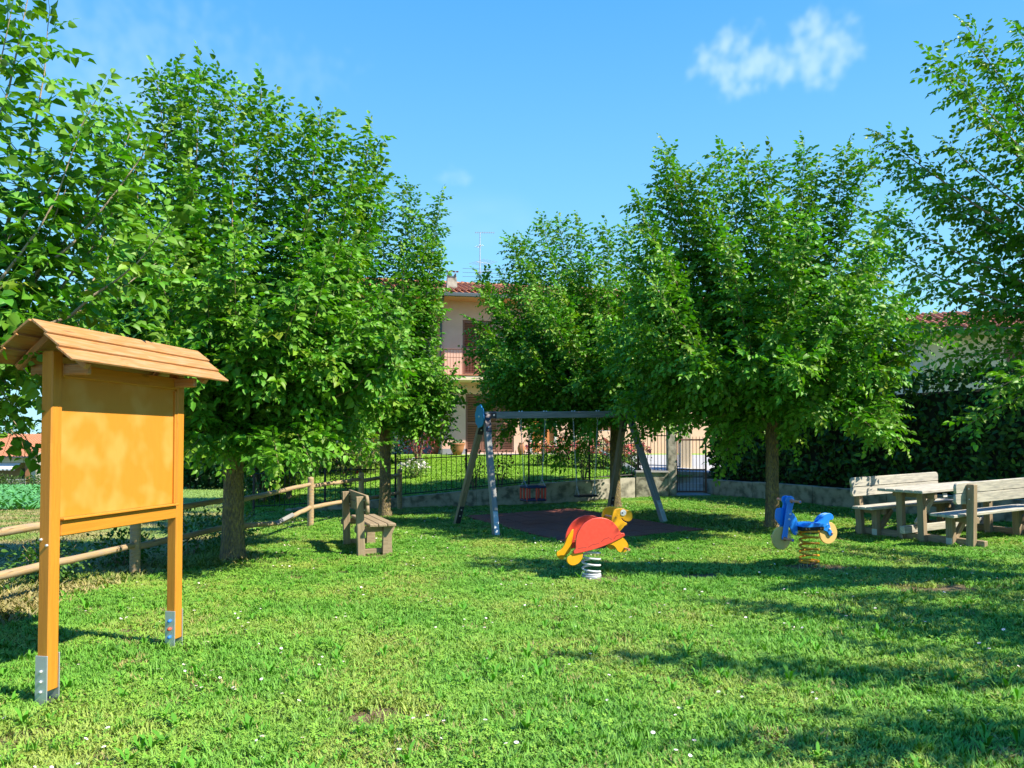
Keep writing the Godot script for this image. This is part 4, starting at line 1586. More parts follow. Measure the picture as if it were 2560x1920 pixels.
# ---------------------------------------------------------------- garden, houses, boundaries
func line_at(xs: Array, ys: Array, x: float) -> float:
	if x <= xs[0]:
		return ys[0] + (ys[1] - ys[0]) / (xs[1] - xs[0]) * (x - xs[0])
	for i in xs.size() - 1:
		if x <= xs[i + 1] or i == xs.size() - 2:
			return ys[i] + (ys[i + 1] - ys[i]) / (xs[i + 1] - xs[i]) * (x - xs[i])
	return ys[0]


func wall_z(x: float) -> float:      # how far away the garden wall stands
	return line_at([-5.9, -2.55, 0.78, 3.2, 5.0], [16.85, 17.5, 18.0, 19.2, 19.9], x)


func wall_top(x: float) -> float:
	return line_at([-5.4, -2.55, 0.8, 3.2, 5.0], [0.0, 0.27, 0.57, 0.65, 0.7], x)


func garden_y(x: float, d: float) -> float:
	var t := clampf((d - wall_z(x)) / (27.4 - wall_z(x)), 0.0, 1.0)
	var w := maxf(wall_top(x), -0.05)
	return lerpf(w - 0.03, 1.12, pow(t, 0.9))


func on_garden(px: float, py: float, d: float) -> Vector3:
	var p := at_depth(px, py, d)
	p.y = garden_y(p.x, d)
	return p


func build_garden() -> void:
	var b := MB.new()
	var nx := 50
	var nd := 40
	for j in nd + 1:
		for i in nx + 1:
			var far := float(j) / nd
			var left := lerpf(-5.9, -11.0, far)
			var x := lerpf(left, 14.0, maxf(float(i) - 1.0, 0.0) / (nx - 1))
			var d := lerpf(wall_z(x) + 0.1, 34.0, far)
			b.vert(Vector3(x, garden_y(x, d) if i > 0 else -2.5, -d), Vector3(0, 1, 0.1).normalized(), Vector2(x, d))
	for j in nd:
		for i in nx:
			var a := j * (nx + 1) + i
			b.face(a, a + nx + 1, a + nx + 2)
			b.face(a, a + nx + 2, a + 1)
	var m := mottled("garden_turf", [lin(0.19, 0.33, 0.04), lin(0.26, 0.40, 0.06)], 0.02, 0.5, 0.97, 1.5, 211)
	tag(part(self, "garden_lawn", b, m), "smooth bright lawn sloping up to the pink house", "lawn", "", "structure")
	var r := RandomNumberGenerator.new()
	r.seed = 5
	var xs := []
	var cs := PackedColorArray()
	for i in 9000:
		var x := r.randf_range(-6.5, 5.0)
		var d := r.randf_range(wall_z(x) + 0.15, 27.0)
		xs.append(Transform3D(Basis(Vector3.UP, r.randf() * TAU).scaled(Vector3(2.0, 1.1, 2.0) * r.randf_range(0.8, 1.2)), Vector3(x, garden_y(x, d), -d)))
		var k := r.randf_range(0.8, 1.15)
		cs.append(Color(0.25 * k, 0.44 * k, 0.05 * k))
	many(self, "garden_grass", M.garden_tuft, M.grass_blade, xs, cs, "dense clipped grass of the garden lawn before the house", "grass")
	# low concrete wall
	var w := thing("garden_wall", "low stained concrete retaining wall under the black iron fence", "wall")
	var cuts := [-5.2, -2.55, -0.85, 0.78, 2.0, 3.2]
	for i in cuts.size() - 1:
		var k := MB.new()
		var x0: float = cuts[i] + 0.004
		var x1: float = cuts[i + 1] - 0.004
		var q := []
		for x in [x0, x1]:
			for e in [0.0, 0.2]:
				q.append(Vector3(x, maxf(wall_top(x), 0.03) + 0.02, -wall_z(x) - e))
		var low := []
		for p in q:
			low.append(Vector3(p.x, gy(p.x, p.z) - 0.15, p.z))
		k.quad(q[0], q[2], q[3], q[1], Vector3.UP)
		k.quad(q[0], q[2], low[2], low[0], Vector3(0, 0, 1))
		k.quad(q[1], q[3], low[3], low[1], Vector3(0, 0, -1))
		k.quad(q[0], q[1], low[1], low[0], Vector3(-1, 0, 0))
		k.quad(q[2], q[3], low[3], low[2], Vector3(1, 0, 0))
		part(w, "segment", k, M.concrete)
	# iron fence
	var f := thing("iron_fence", "black iron garden fence of thin upright bars with pointed tips", "fence")
	var posts := [-5.9, -4.35, -2.76, -1.1, 0.41, 1.95, 3.3]
	var tops := [[0.86, 0.90], [0.92, 0.97], [1.17, 1.25], [1.26, 1.29], [1.47, 1.50], [1.52, 1.56]]
	var bm := MB.new()
	bm.tube([Vector3(0, 0, 0), Vector3(0, 0.97, 0), Vector3(0, 1, 0)], [0.0085, 0.0085, 0.001], 5, false)
	var bar_mesh := bm.mesh()
	for i in posts.size():
		var x: float = posts[i]
		var top: float = maxf(tops[mini(i, 5)][0], tops[maxi(i - 1, 0)][1]) + 0.12
		var k := MB.new()
		var base := maxf(wall_top(x), gy(x, -wall_z(x))) - 0.05
		k.box(Vector3(x, (base + top) * 0.5, -wall_z(x) - 0.1), Vector3(0.045, top - base, 0.045), Basis(), 0.004)
		k.lathe([Vector2(0.03, 0.0), Vector2(0.034, 0.02), Vector2(0.001, 0.06)], 8, Transform3D(Basis(), Vector3(x, top, -wall_z(x) - 0.1)))
		part(f, "post", k, M.black_iron)
	for i in tops.size():
		var x0: float = posts[i]
		var x1: float = posts[i + 1]
		for e in 2:
			var k := MB.new()
			var p0 := Vector3(x0, tops[i][0] if e == 0 else maxf(wall_top(x0), 0.03) + 0.09, -wall_z(x0) - 0.1)
			var p1 := Vector3(x1, tops[i][1] if e == 0 else maxf(wall_top(x1), 0.03) + 0.09, -wall_z(x1) - 0.1)
			k.tube([p0, p1], [0.013, 0.013], 6)
			part(f, "rail", k, M.black_iron)
		var n := 14
		for j in range(1, n):
			var q := float(j) / n
			var x := lerpf(x0, x1, q)
			var lo := maxf(wall_top(x), 0.03) + 0.07
			var hi := lerpf(tops[i][0], tops[i][1], q) + 0.11
			copy_part(f, "bar", bar_mesh, M.black_iron, Transform3D(Basis.from_scale(Vector3(1, hi - lo, 1)), Vector3(x, lo, lerpf(-wall_z(x0), -wall_z(x1), q) - 0.1)))
	# gate between pillars, and what is seen through it
	var gz := -19.3
	var pl := thing("gate_pillar", "grey concrete gate pillar at the end of the garden wall", "pillar", Vector3(4.15, gy(4.15, gz), gz), 0.0)
	plank(pl, "shaft", Vector3(0, 0.95, 0), Vector3(0.22, 2.1, 0.25), M.concrete, Basis(), 0.01)
	plank(pl, "cap", Vector3(0, 2.03, 0), Vector3(0.3, 0.06, 0.33), M.concrete, Basis(), 0.01)
	var st := thing("entrance_wall", "short concrete wall carrying a stone coping beside the gate pillar", "wall", Vector3(3.62, gy(3.6, gz), gz), 0.0)
	plank(st, "body", Vector3(0, 0.28, 0.0), Vector3(0.82, 0.72, 0.24), M.concrete, Basis(), 0.008)
	plank(st, "coping", Vector3(0, 0.665, 0.0), Vector3(0.84, 0.05, 0.32), M.stone_slab, Basis(), 0.008)
	for k in 9:
		copy_part(st, "bar", bar_mesh, M.black_iron, Transform3D(Basis.from_scale(Vector3(1, 1.05, 1)), Vector3(-0.36 + k * 0.09, 0.68, 0.0)))
	plank(st, "rail", Vector3(0, 1.6, 0), Vector3(0.82, 0.025, 0.02), M.black_iron, Basis(), 0.002)
	var g := thing("garden_gate", "brown iron garden gate of upright bars between pillar and hedge", "gate", Vector3(4.68, gy(4.7, gz) + 0.06, gz - 0.05), 0.0)
	for s in [-1.0, 1.0]:
		plank(g, "stile", Vector3(s * 0.38, 0.72, 0), Vector3(0.045, 1.4, 0.04), M.gate_brown, Basis(), 0.003)
	for y in [0.05, 0.62, 1.4]:
		plank(g, "rail", Vector3(0, y, 0), Vector3(0.76, 0.04, 0.035), M.gate_brown, Basis(), 0.003)
	for k in 8:
		copy_part(g, "bar", bar_mesh, M.gate_brown, Transform3D(Basis.from_scale(Vector3(1, 1.45, 1)), Vector3(-0.31 + k * 0.089, 0.05, 0)))
	plank(self, "doorstep", Vector3(4.68, gy(4.7, gz) + 0.0, gz - 0.05), Vector3(0.9, 0.1, 0.5), M.stone_slab, Basis(), 0.01).set_meta("kind", "structure")
	var wp := thing("white_pillar", "pale plastered pillar standing behind the brown garden gate", "pillar", Vector3(4.95, gy(5, -21) + 0.1, -21.2))
	plank(wp, "shaft", Vector3(0, 0.9, 0), Vector3(0.32, 2.0, 0.32), M.beige_plaster, Basis(), 0.01)
	plank(wp, "cap", Vector3(0, 1.93, 0), Vector3(0.4, 0.06, 0.4), M.stone_slab, Basis(), 0.01)
	# paved ramp up to the house with a pale edge
	var k := MB.new()
	var pts := [Vector3(3.5, 0.85, -20.0), Vector3(6.4, 0.72, -20.0), Vector3(8.0, 1.12, -26.5), Vector3(4.1, 1.14, -26.5)]
	k.quad(pts[0], pts[1], pts[2], pts[3], Vector3.UP)
	var pv := part(self, "path", k, M.stone_slab)
	tag(pv, "grey paved path climbing to the house door", "path", "", "structure")
	k = MB.new()
	k.quad(Vector3(3.5, 0.85, -20.0), Vector3(6.4, 0.72, -20.0), Vector3(6.4, -0.1, -20.0), Vector3(3.5, -0.1, -20.0), Vector3(0, 0, 1))
	var riser := part(self, "path_edge_wall", k, M.concrete)
	tag(riser, "concrete edge carrying the paved path", "wall", "", "structure")
	var sp := thing("gate_steps", "pale stone steps climbing behind the brown garden gate", "steps", Vector3(4.68, gy(4.7, gz), gz - 0.3))
	for i in 4:
		plank(sp, "step", Vector3(0, 0.08 + i * 0.07, -0.15 - i * 0.16 + 0.003 * i), Vector3(0.95, 0.16 + i * 0.14, 0.155), M.white_marble, Basis(), 0.01)
	var ed := thing("path_kerb", "smooth white sloping kerb along the paved path", "kerb")
	bar(ed, "kerb_stone", Vector3(3.42, 0.72, -19.9), Vector3(3.0, 1.25, -24.5), 0.12, 0.16, M.white_marble, 0.01)


func louvre(parent: Node, called: String, c: Vector3, w: float, h: float) -> void:
	# a shutter leaf: frame, middle rail and tilted slats
	var f := MB.new()
	for s in [-1.0, 1.0]:
		f.box(c + Vector3(s * (w * 0.5 - 0.035), 0, 0), Vector3(0.07, h, 0.045), Basis(), 0.004)
	for y in [-h * 0.5 + 0.06, 0.0, h * 0.5 - 0.05]:
		f.box(c + Vector3(0, y, 0), Vector3(w - 0.142, 0.10, 0.043), Basis(), 0.004)
	var o := part(parent, called, f, M.shutter_brown)
	var s := MB.new()
	var tilt := Basis(Vector3.RIGHT, 0.62)
	for k in 2:
		var lo := -h * 0.5 + 0.12 if k == 0 else 0.06
		var hi := -0.06 if k == 0 else h * 0.5 - 0.11
		var n := int((hi - lo) / 0.062)
		for i in n:
			s.box(c + Vector3(0, lo + (i + 0.5) * (hi - lo) / n, -0.002), Vector3(w - 0.145, 0.052, 0.009), tilt, 0.0)
	part(o, "slats", s, M.shutter_brown).set_meta("kind", "stuff")


func tiled_roof(parent: Node, called: String, a: Vector3, b: Vector3, up: Vector3, pitch: float, m: Material) -> void:
	# columns of half-round tiles from the eave a-b up along `up`, stepped at each course
	var k := MB.new()
	var e := b - a
	var n := int(e.length() / pitch)
	var nor := up.cross(e).normalized()
	if nor.y < 0:
		nor = -nor
	var courses := maxi(3, int(up.length() / 0.36))
	var ed := e.normalized()
	k.quad(a, b, b + up, a + up, nor)
	for i in n:
		var c := a + e * ((i + 0.5) / n)
		for j in courses:
			var f0 := float(j) / courses
			var f1 := float(j + 1) / courses + 0.02
			var lift0 := 0.035
			var lift1 := 0.012
			var ra := pitch * 0.36
			var ring := []
			for q in 5:
				var an := PI * q / 4.0
				var o := ed * -cos(an) * ra + nor * sin(an) * ra
				ring.append([c + up * f0 + o + nor * lift0, c + up * f1 + o * 0.9 + nor * lift1, o.normalized()])
			var v0 := k.v.size()
			for q in 5:
				k.vert(ring[q][0], ring[q][2])
				k.vert(ring[q][1], ring[q][2])
			for q in 4:
				k.face(v0 + q * 2, v0 + q * 2 + 1, v0 + q * 2 + 3)
				k.face(v0 + q * 2, v0 + q * 2 + 3, v0 + q * 2 + 2)
	part(parent, called, k, m).set_meta("kind", "stuff")


func pot(label: String, at: Vector3, prof: Array, plant := true) -> void:
	var t := thing("plant_pot", label, "plant pot", at)
	var k := MB.new()
	k.lathe(prof, 24)
	part(t, "vessel", k, M.terracotta)
	var top: Vector2 = prof[prof.size() - 1]
	k = MB.new()
	k.lathe([Vector2(0.001, top.y - 0.03), Vector2(top.x, top.y - 0.035)], 20)
	part(t, "soil", k, M.soil_lump)
	if plant:
		var xs := []
		var cs := PackedColorArray()
		var r := RandomNumberGenerator.new()
		r.seed = int(at.x * 100.0) + 900
		for i in 130:
			var d := rdir(r)
			d.y = absf(d.y)
			xs.append(aim(d, (Vector3.UP + rdir(r) * 0.6).normalized(), r.randf_range(0.05, 0.09), Vector3(d.x * top.x, top.y - 0.03 + d.y * 0.14 * r.randf(), d.z * top.x) * Vector3(0.9, 1, 0.9)))
			cs.append(Color(0.05, 0.16, 0.05) * r.randf_range(0.7, 1.3))
		many(t, "foliage", M.leaf_a, M.leaf, xs, cs)


func wall_with_holes(parent: Node, called: String, x0: float, x1: float, y0: float, y1: float, z: float, thick: float, holes: Array, m: Material) -> void:
	# front wall as blocks round real openings, joined in one mesh
	var xs := [x0, x1]
	var ys := [y0, y1]
	for h in holes:
		for v in [h[0], h[1]]:
			if not xs.has(v): xs.append(v)
		for v in [h[2], h[3]]:
			if not ys.has(v): ys.append(v)
	xs.sort()
	ys.sort()
	var k := MB.new()
	var solid := func(i: int, j: int) -> bool:
		if i < 0 or j < 0 or i >= xs.size() - 1 or j >= ys.size() - 1:
			return false
		var cx: float = (xs[i] + xs[i + 1]) * 0.5
		var cy: float = (ys[j] + ys[j + 1]) * 0.5
		for h in holes:
			if cx > h[0] and cx < h[1] and cy > h[2] and cy < h[3]:
				return false
		return true
	for i in xs.size() - 1:
		for j in ys.size() - 1:
			if not solid.call(i, j):
				continue
			var a := Vector3(xs[i], ys[j], z)
			var b := Vector3(xs[i + 1], ys[j + 1], z - thick)
			k.quad(a, Vector3(b.x, a.y, a.z), Vector3(b.x, b.y, a.z), Vector3(a.x, b.y, a.z), Vector3(0, 0, 1))
			k.quad(Vector3(a.x, a.y, b.z), Vector3(b.x, a.y, b.z), b, Vector3(a.x, b.y, b.z), Vector3(0, 0, -1))
			if not solid.call(i - 1, j):
				k.quad(a, Vector3(a.x, b.y, a.z), Vector3(a.x, b.y, b.z), Vector3(a.x, a.y, b.z), Vector3(-1, 0, 0))
			if not solid.call(i + 1, j):
				k.quad(Vector3(b.x, a.y, a.z), Vector3(b.x, b.y, a.z), b, Vector3(b.x, a.y, b.z), Vector3(1, 0, 0))
			if not solid.call(i, j - 1):
				k.quad(a, Vector3(b.x, a.y, a.z), Vector3(b.x, a.y, b.z), Vector3(a.x, a.y, b.z), Vector3(0, -1, 0))
			if not solid.call(i, j + 1):
				k.quad(Vector3(a.x, b.y, a.z), Vector3(b.x, b.y, a.z), b, Vector3(a.x, b.y, b.z), Vector3(0, 1, 0))
	part(parent, called, k, m)


func build_house() -> void:
	var at := at_depth(1105, 1104, 28.0)
	at.y = 1.13
	var h := thing("pink_house", "pink plastered two-storey house with brown shutters and tiled roof", "house", at, 12.0)
	var W := 11.5
	var E := 5.85
	# openings: x0, x1, y0, y1
	var holes := [[0.9, 2.78, 0.06, 2.28], [0.78, 1.9, 2.98, 5.12], [3.45, 4.45, 0.06, 2.1], [5.8, 7.0, 3.3, 4.9], [6.2, 7.4, 0.9, 2.2]]
	wall_with_holes(h, "wall", 0.0, W, -0.4, E, 0.0, 0.3, holes, M.pink_plaster)
	plank(h, "wall", Vector3(0.15, 2.7, -3.6), Vector3(0.3, 6.1, 6.59), M.pink_plaster, Basis(), 0.0)
	plank(h, "wall", Vector3(W - 0.15, 2.7, -3.6), Vector3(0.3, 6.1, 6.59), M.pink_plaster, Basis(), 0.0)
	plank(h, "wall", Vector3(-2.76, 2.4, -2.1), Vector3(5.5, 6.6, 0.3), M.grey_plaster, Basis(), 0.0)  # recessed pink wall; its shade is put into the grey colour
	plank(h, "plinth", Vector3(0.45, 0.03, 0.012), Vector3(0.88, 0.34, 0.03), M.dark_plinth, Basis(), 0.003)
	plank(h, "plinth", Vector3(-2.76, 0.03, -1.93), Vector3(5.4, 0.4, 0.03), M.dark_plinth, Basis(), 0.003)
	plank(h, "doorstep", Vector3(2.6, -0.05, 0.3), Vector3(4.8, 0.12, 0.6), M.stone_slab, Basis(), 0.01)
	plank(h, "floor", Vector3(W * 0.5, 2.75, -3.4), Vector3(W - 0.62, 0.2, 6.0), M.grey_plaster, Basis(), 0.0)
	# shutters closed over the openings
	var sf := plank(h, "window_frame", Vector3(1.84, 1.17, -0.2), Vector3(1.86, 2.2, 0.02), M.glass_dark, Basis(), 0.0)
	for k in 3:
		louvre(h, "shutter", Vector3(1.215 + k * 0.625, 1.17, -0.05), 0.615, 2.19)
	plank(h, "window_frame", Vector3(1.34, 4.05, -0.2), Vector3(1.1, 2.12, 0.02), M.glass_dark, Basis(), 0.0)
	for k in 2:
		louvre(h, "shutter", Vector3(1.06 + k * 0.555, 4.05, -0.05), 0.545, 2.11)
	for q in [[6.4, 4.1, 1.18, 1.58], [6.8, 1.55, 1.18, 1.28]]:
		plank(h, "window_frame", Vector3(q[0], q[1], -0.2), Vector3(q[2], q[3], 0.02), M.glass_dark, Basis(), 0.0)
		for s in [-0.5, 0.5]:
			louvre(h, "shutter", Vector3(q[0] + s * q[2] * 0.5, q[1], -0.05), q[2] * 0.5 - 0.01, q[3])
	var dr := plank(h, "door", Vector3(3.95, 1.06, -0.12), Vector3(0.92, 2.0, 0.05), M.door_orange, Basis(), 0.004)
	for s in [-1.0, 1.0]:
		plank(h, "door_frame", Vector3(3.95 + s * 0.49, 1.08, -0.02), Vector3(0.09, 2.1, 0.12), M.white_marble, Basis(), 0.004)
		for k in 2:
			plank(dr, "panel", Vector3(3.95 + s * 0.21, 0.6 + k * 0.92, -0.09), Vector3(0.3, 0.75, 0.02), M.door_orange, Basis(), 0.006)
	# balcony
	var bz := 1.15
	plank(h, "balcony_slab", Vector3(1.75, 2.80, bz * 0.5), Vector3(3.7, 0.16, bz - 0.006), M.beige_plaster, Basis(), 0.01)
	plank(h, "balcony_edge", Vector3(1.75, 2.905, bz * 0.5 + 0.02), Vector3(3.76, 0.04, bz), M.terracotta, Basis(), 0.006)
	var rl := MB.new()
	var y := 3.85
	rl.tube([Vector3(-0.05, y, 0.02), Vector3(-0.05, y, bz - 0.05), Vector3(3.55, y, bz - 0.05), Vector3(3.55, y, 0.02)], [0.018, 0.018, 0.018, 0.018], 6)
	var rail := part(h, "balcony_rail", rl, M.shutter_brown)
	rl = MB.new()
	rl.tube([Vector3(-0.05, y - 0.3, 0.02), Vector3(-0.05, y - 0.3, bz - 0.05), Vector3(3.55, y - 0.3, bz - 0.05), Vector3(3.55, y - 0.3, 0.02)], [0.01, 0.01, 0.01, 0.01], 5)
	part(rail, "rail", rl, M.shutter_brown)
	var bm := MB.new()
	bm.tube([Vector3(0, 2.92, 0), Vector3(0, y, 0)], [0.009, 0.009], 5, false)
	var bmesh := bm.mesh()
	for i in 34:
		copy_part(rail, "baluster", bmesh, M.shutter_brown, Transform3D(Basis(), Vector3(-0.05 + i * 0.109, 0, bz - 0.05)))
	for i in 10:
		copy_part(rail, "baluster", bmesh, M.shutter_brown, Transform3D(Basis(), Vector3(-0.05, 0, 0.05 + i * 0.109)))
	# eaves, gutter, roof
	plank(h, "soffit", Vector3(3.0, E + 0.02, -3.0), Vector3(18.0, 0.08, 7.85), M.orange_plaster, Basis(), 0.0)
	var gt := MB.new()
	gt.box(Vector3(3.0, E + 0.10, 0.955), Vector3(18.1, 0.05, 0.06), Basis(), 0.01)
	gt.box(Vector3(3.0, E + 0.03, 0.99), Vector3(18.1, 0.13, 0.09), Basis(), 0.02)
	part(h, "gutter", gt, M.gutter)
	var dp := MB.new()
	dp.tube([Vector3(-0.06, E - 0.02, 0.9), Vector3(-0.06, E - 0.35, 0.1), Vector3(-0.06, 0.0, 0.06)], [0.045, 0.045, 0.045], 8)
	part(h, "downpipe", dp, M.gutter)
	tiled_roof(h, "roof", Vector3(-6.0, E + 0.12, 0.95), Vector3(12.0, E + 0.12, 0.95), Vector3(0, 1.22, -4.4), 0.24, M.roof_tile)
	tiled_roof(h, "roof", Vector3(12.0, E + 0.12, -7.85), Vector3(-6.0, E + 0.12, -7.85), Vector3(0, 1.22, 4.4), 0.24, M.roof_tile)
	var rd := MB.new()
	for i in 45:
		rd.tube([Vector3(-6.0 + i * 0.4, E + 1.37 + 0.02, -3.45), Vector3(-6.0 + i * 0.4 + 0.43, E + 1.37, -3.45)], [0.12, 0.095], 8, false)
	part(h, "ridge_tiles", rd, M.roof_tile).set_meta("kind", "stuff")
	# chimney
	var c := MB.new()
	var cx := 0.42
	var cz := -0.55
	for s in 1:
		var lo := 0.23
		var hi := 0.17
		var q0 := []
		var q1 := []
		for e in [[-1, -1], [1, -1], [1, 1], [-1, 1]]:
			q0.append(Vector3(cx + e[0] * lo, E + 0.2, cz + e[1] * lo))
			q1.append(Vector3(cx + e[0] * hi, E + 1.02, cz + e[1] * hi))
		for i in 4:
			var j := (i + 1) % 4
			c.quad(q0[i], q0[j], q1[j], q1[i], (q0[i] + q0[j]) * 0.5 - Vector3(cx, E + 0.2, cz))
		c.quad(q1[0], q1[1], q1[2], q1[3], Vector3.UP)
	var ch := part(h, "chimney", c, M.concrete)
	for e in [[-1, -1], [1, -1], [1, 1], [-1, 1]]:
		plank(ch, "cap_support", Vector3(cx + e[0] * 0.13, E + 1.07, cz + e[1] * 0.13), Vector3(0.06, 0.12, 0.06), M.concrete, Basis(), 0.004)
	tiled_roof(ch, "cap", Vector3(cx - 0.27, E + 1.13, cz + 0.27), Vector3(cx + 0.27, E + 1.13, cz + 0.27), Vector3(0, 0.12, -0.54), 0.11, M.roof_tile)
	# aerial on its mast, on the roof
	var mast_at := h.transform * Vector3(1.95, E + 1.2, -3.0)
	var a := thing("television_aerial", "tall television aerial on a thin mast above the pink house roof", "aerial", mast_at, 12.0)
	var k := MB.new()
	k.tube([Vector3(0, -0.15, 0), Vector3(0, 2.35, 0)], [0.03, 0.022], 6)
	part(a, "mast", k, M.zinc)
	for q in [[2.32, 0.62, 9, 0.16, -0.1], [1.05, 0.55, 5, 0.55, 0.5], [0.62, 0.45, 6, 0.35, -0.6], [1.75, 0.3, 3, 0.12, 1.9]]:
		var bs := Basis(Vector3.UP, q[4])
		var ar := MB.new()
		ar.tube([Vector3(0, q[0], 0) + bs * Vector3(-q[1] * 0.35, 0, 0), Vector3(0, q[0] + 0.03, 0) + bs * Vector3(q[1], 0, 0)], [0.012, 0.010], 5)
		var arm := part(a, "boom", ar, M.zinc)
		for i in q[2]:
			var e := MB.new()
			var x: float = lerpf(-q[1] * 0.3, q[1] * 0.95, float(i) / (q[2] - 1))
			var c0 := Vector3(0, q[0] + 0.02, 0) + bs * Vector3(x, 0, 0)
			e.tube([c0 - bs * Vector3(0, 0, q[3]), c0 + bs * Vector3(0, 0, q[3])], [0.007, 0.007], 4)
			part(arm, "element", e, M.zinc)
	for i in 3:
		var wr := MB.new()
		wr.tube([h.transform * Vector3(1.2, E + 1.62 + i * 0.17, -3.0), h.transform * Vector3(9.0, E + 1.85 + i * 0.2, -3.6)], [0.007, 0.007], 4)
		var o := part(self, "overhead_wire", wr, M.gutter)
		o.name = numbered("overhead_wire")
		tag(o, "thin overhead wire running above the pink house roof", "wire", "overhead wires above the roof")
	# pots and lamp in front
	var q := func(px: float, py: float, d: float) -> Vector3:
		var p := at_depth(px, py, d)
		return Vector3(p.x, 1.12, p.z)
	pot("round terracotta pot with a green plant beside the downpipe", q.call(1087, 1130, 28.6), [Vector2(0.0, 0.0), Vector2(0.12, 0.0), Vector2(0.155, 0.15), Vector2(0.17, 0.36), Vector2(0.185, 0.37), Vector2(0.185, 0.42), Vector2(0.165, 0.42)])
	pot("wide low terracotta pot standing before the brown shutters", q.call(1143, 1130, 27.3), [Vector2(0.0, 0.0), Vector2(0.16, 0.0), Vector2(0.24, 0.2), Vector2(0.27, 0.36), Vector2(0.29, 0.37), Vector2(0.29, 0.42), Vector2(0.26, 0.42)])
	pot("slender terracotta jar with a narrow neck beside the orange door", q.call(1303, 1130, 27.6), [Vector2(0.0, 0.0), Vector2(0.08, 0.0), Vector2(0.13, 0.14), Vector2(0.14, 0.25), Vector2(0.10, 0.36), Vector2(0.075, 0.39), Vector2(0.10, 0.44), Vector2(0.085, 0.44)], false)
	var lp := at_depth(1438, 1090, 24.0)
	var l := thing("garden_lamp", "globe garden lamp on a short post above the roses", "lamp", Vector3(lp.x, garden_y(lp.x, 24.0), lp.z))
	k = MB.new()
	k.tube([Vector3(0, -0.05, 0), Vector3(0, 0.62, 0), Vector3(0, 0.64, 0)], [0.03, 0.025, 0.05], 10)
	part(l, "post", k, M.black_iron)
	k = MB.new()
	var prof := []
	for i in 13:
		var an := PI * i / 12.0
		prof.append(Vector2(maxf(sin(an) * 0.13, 0.001), 0.77 - cos(an) * 0.13))
	k.lathe(prof, 20)
	part(l, "globe", k, M.lamp_glass)


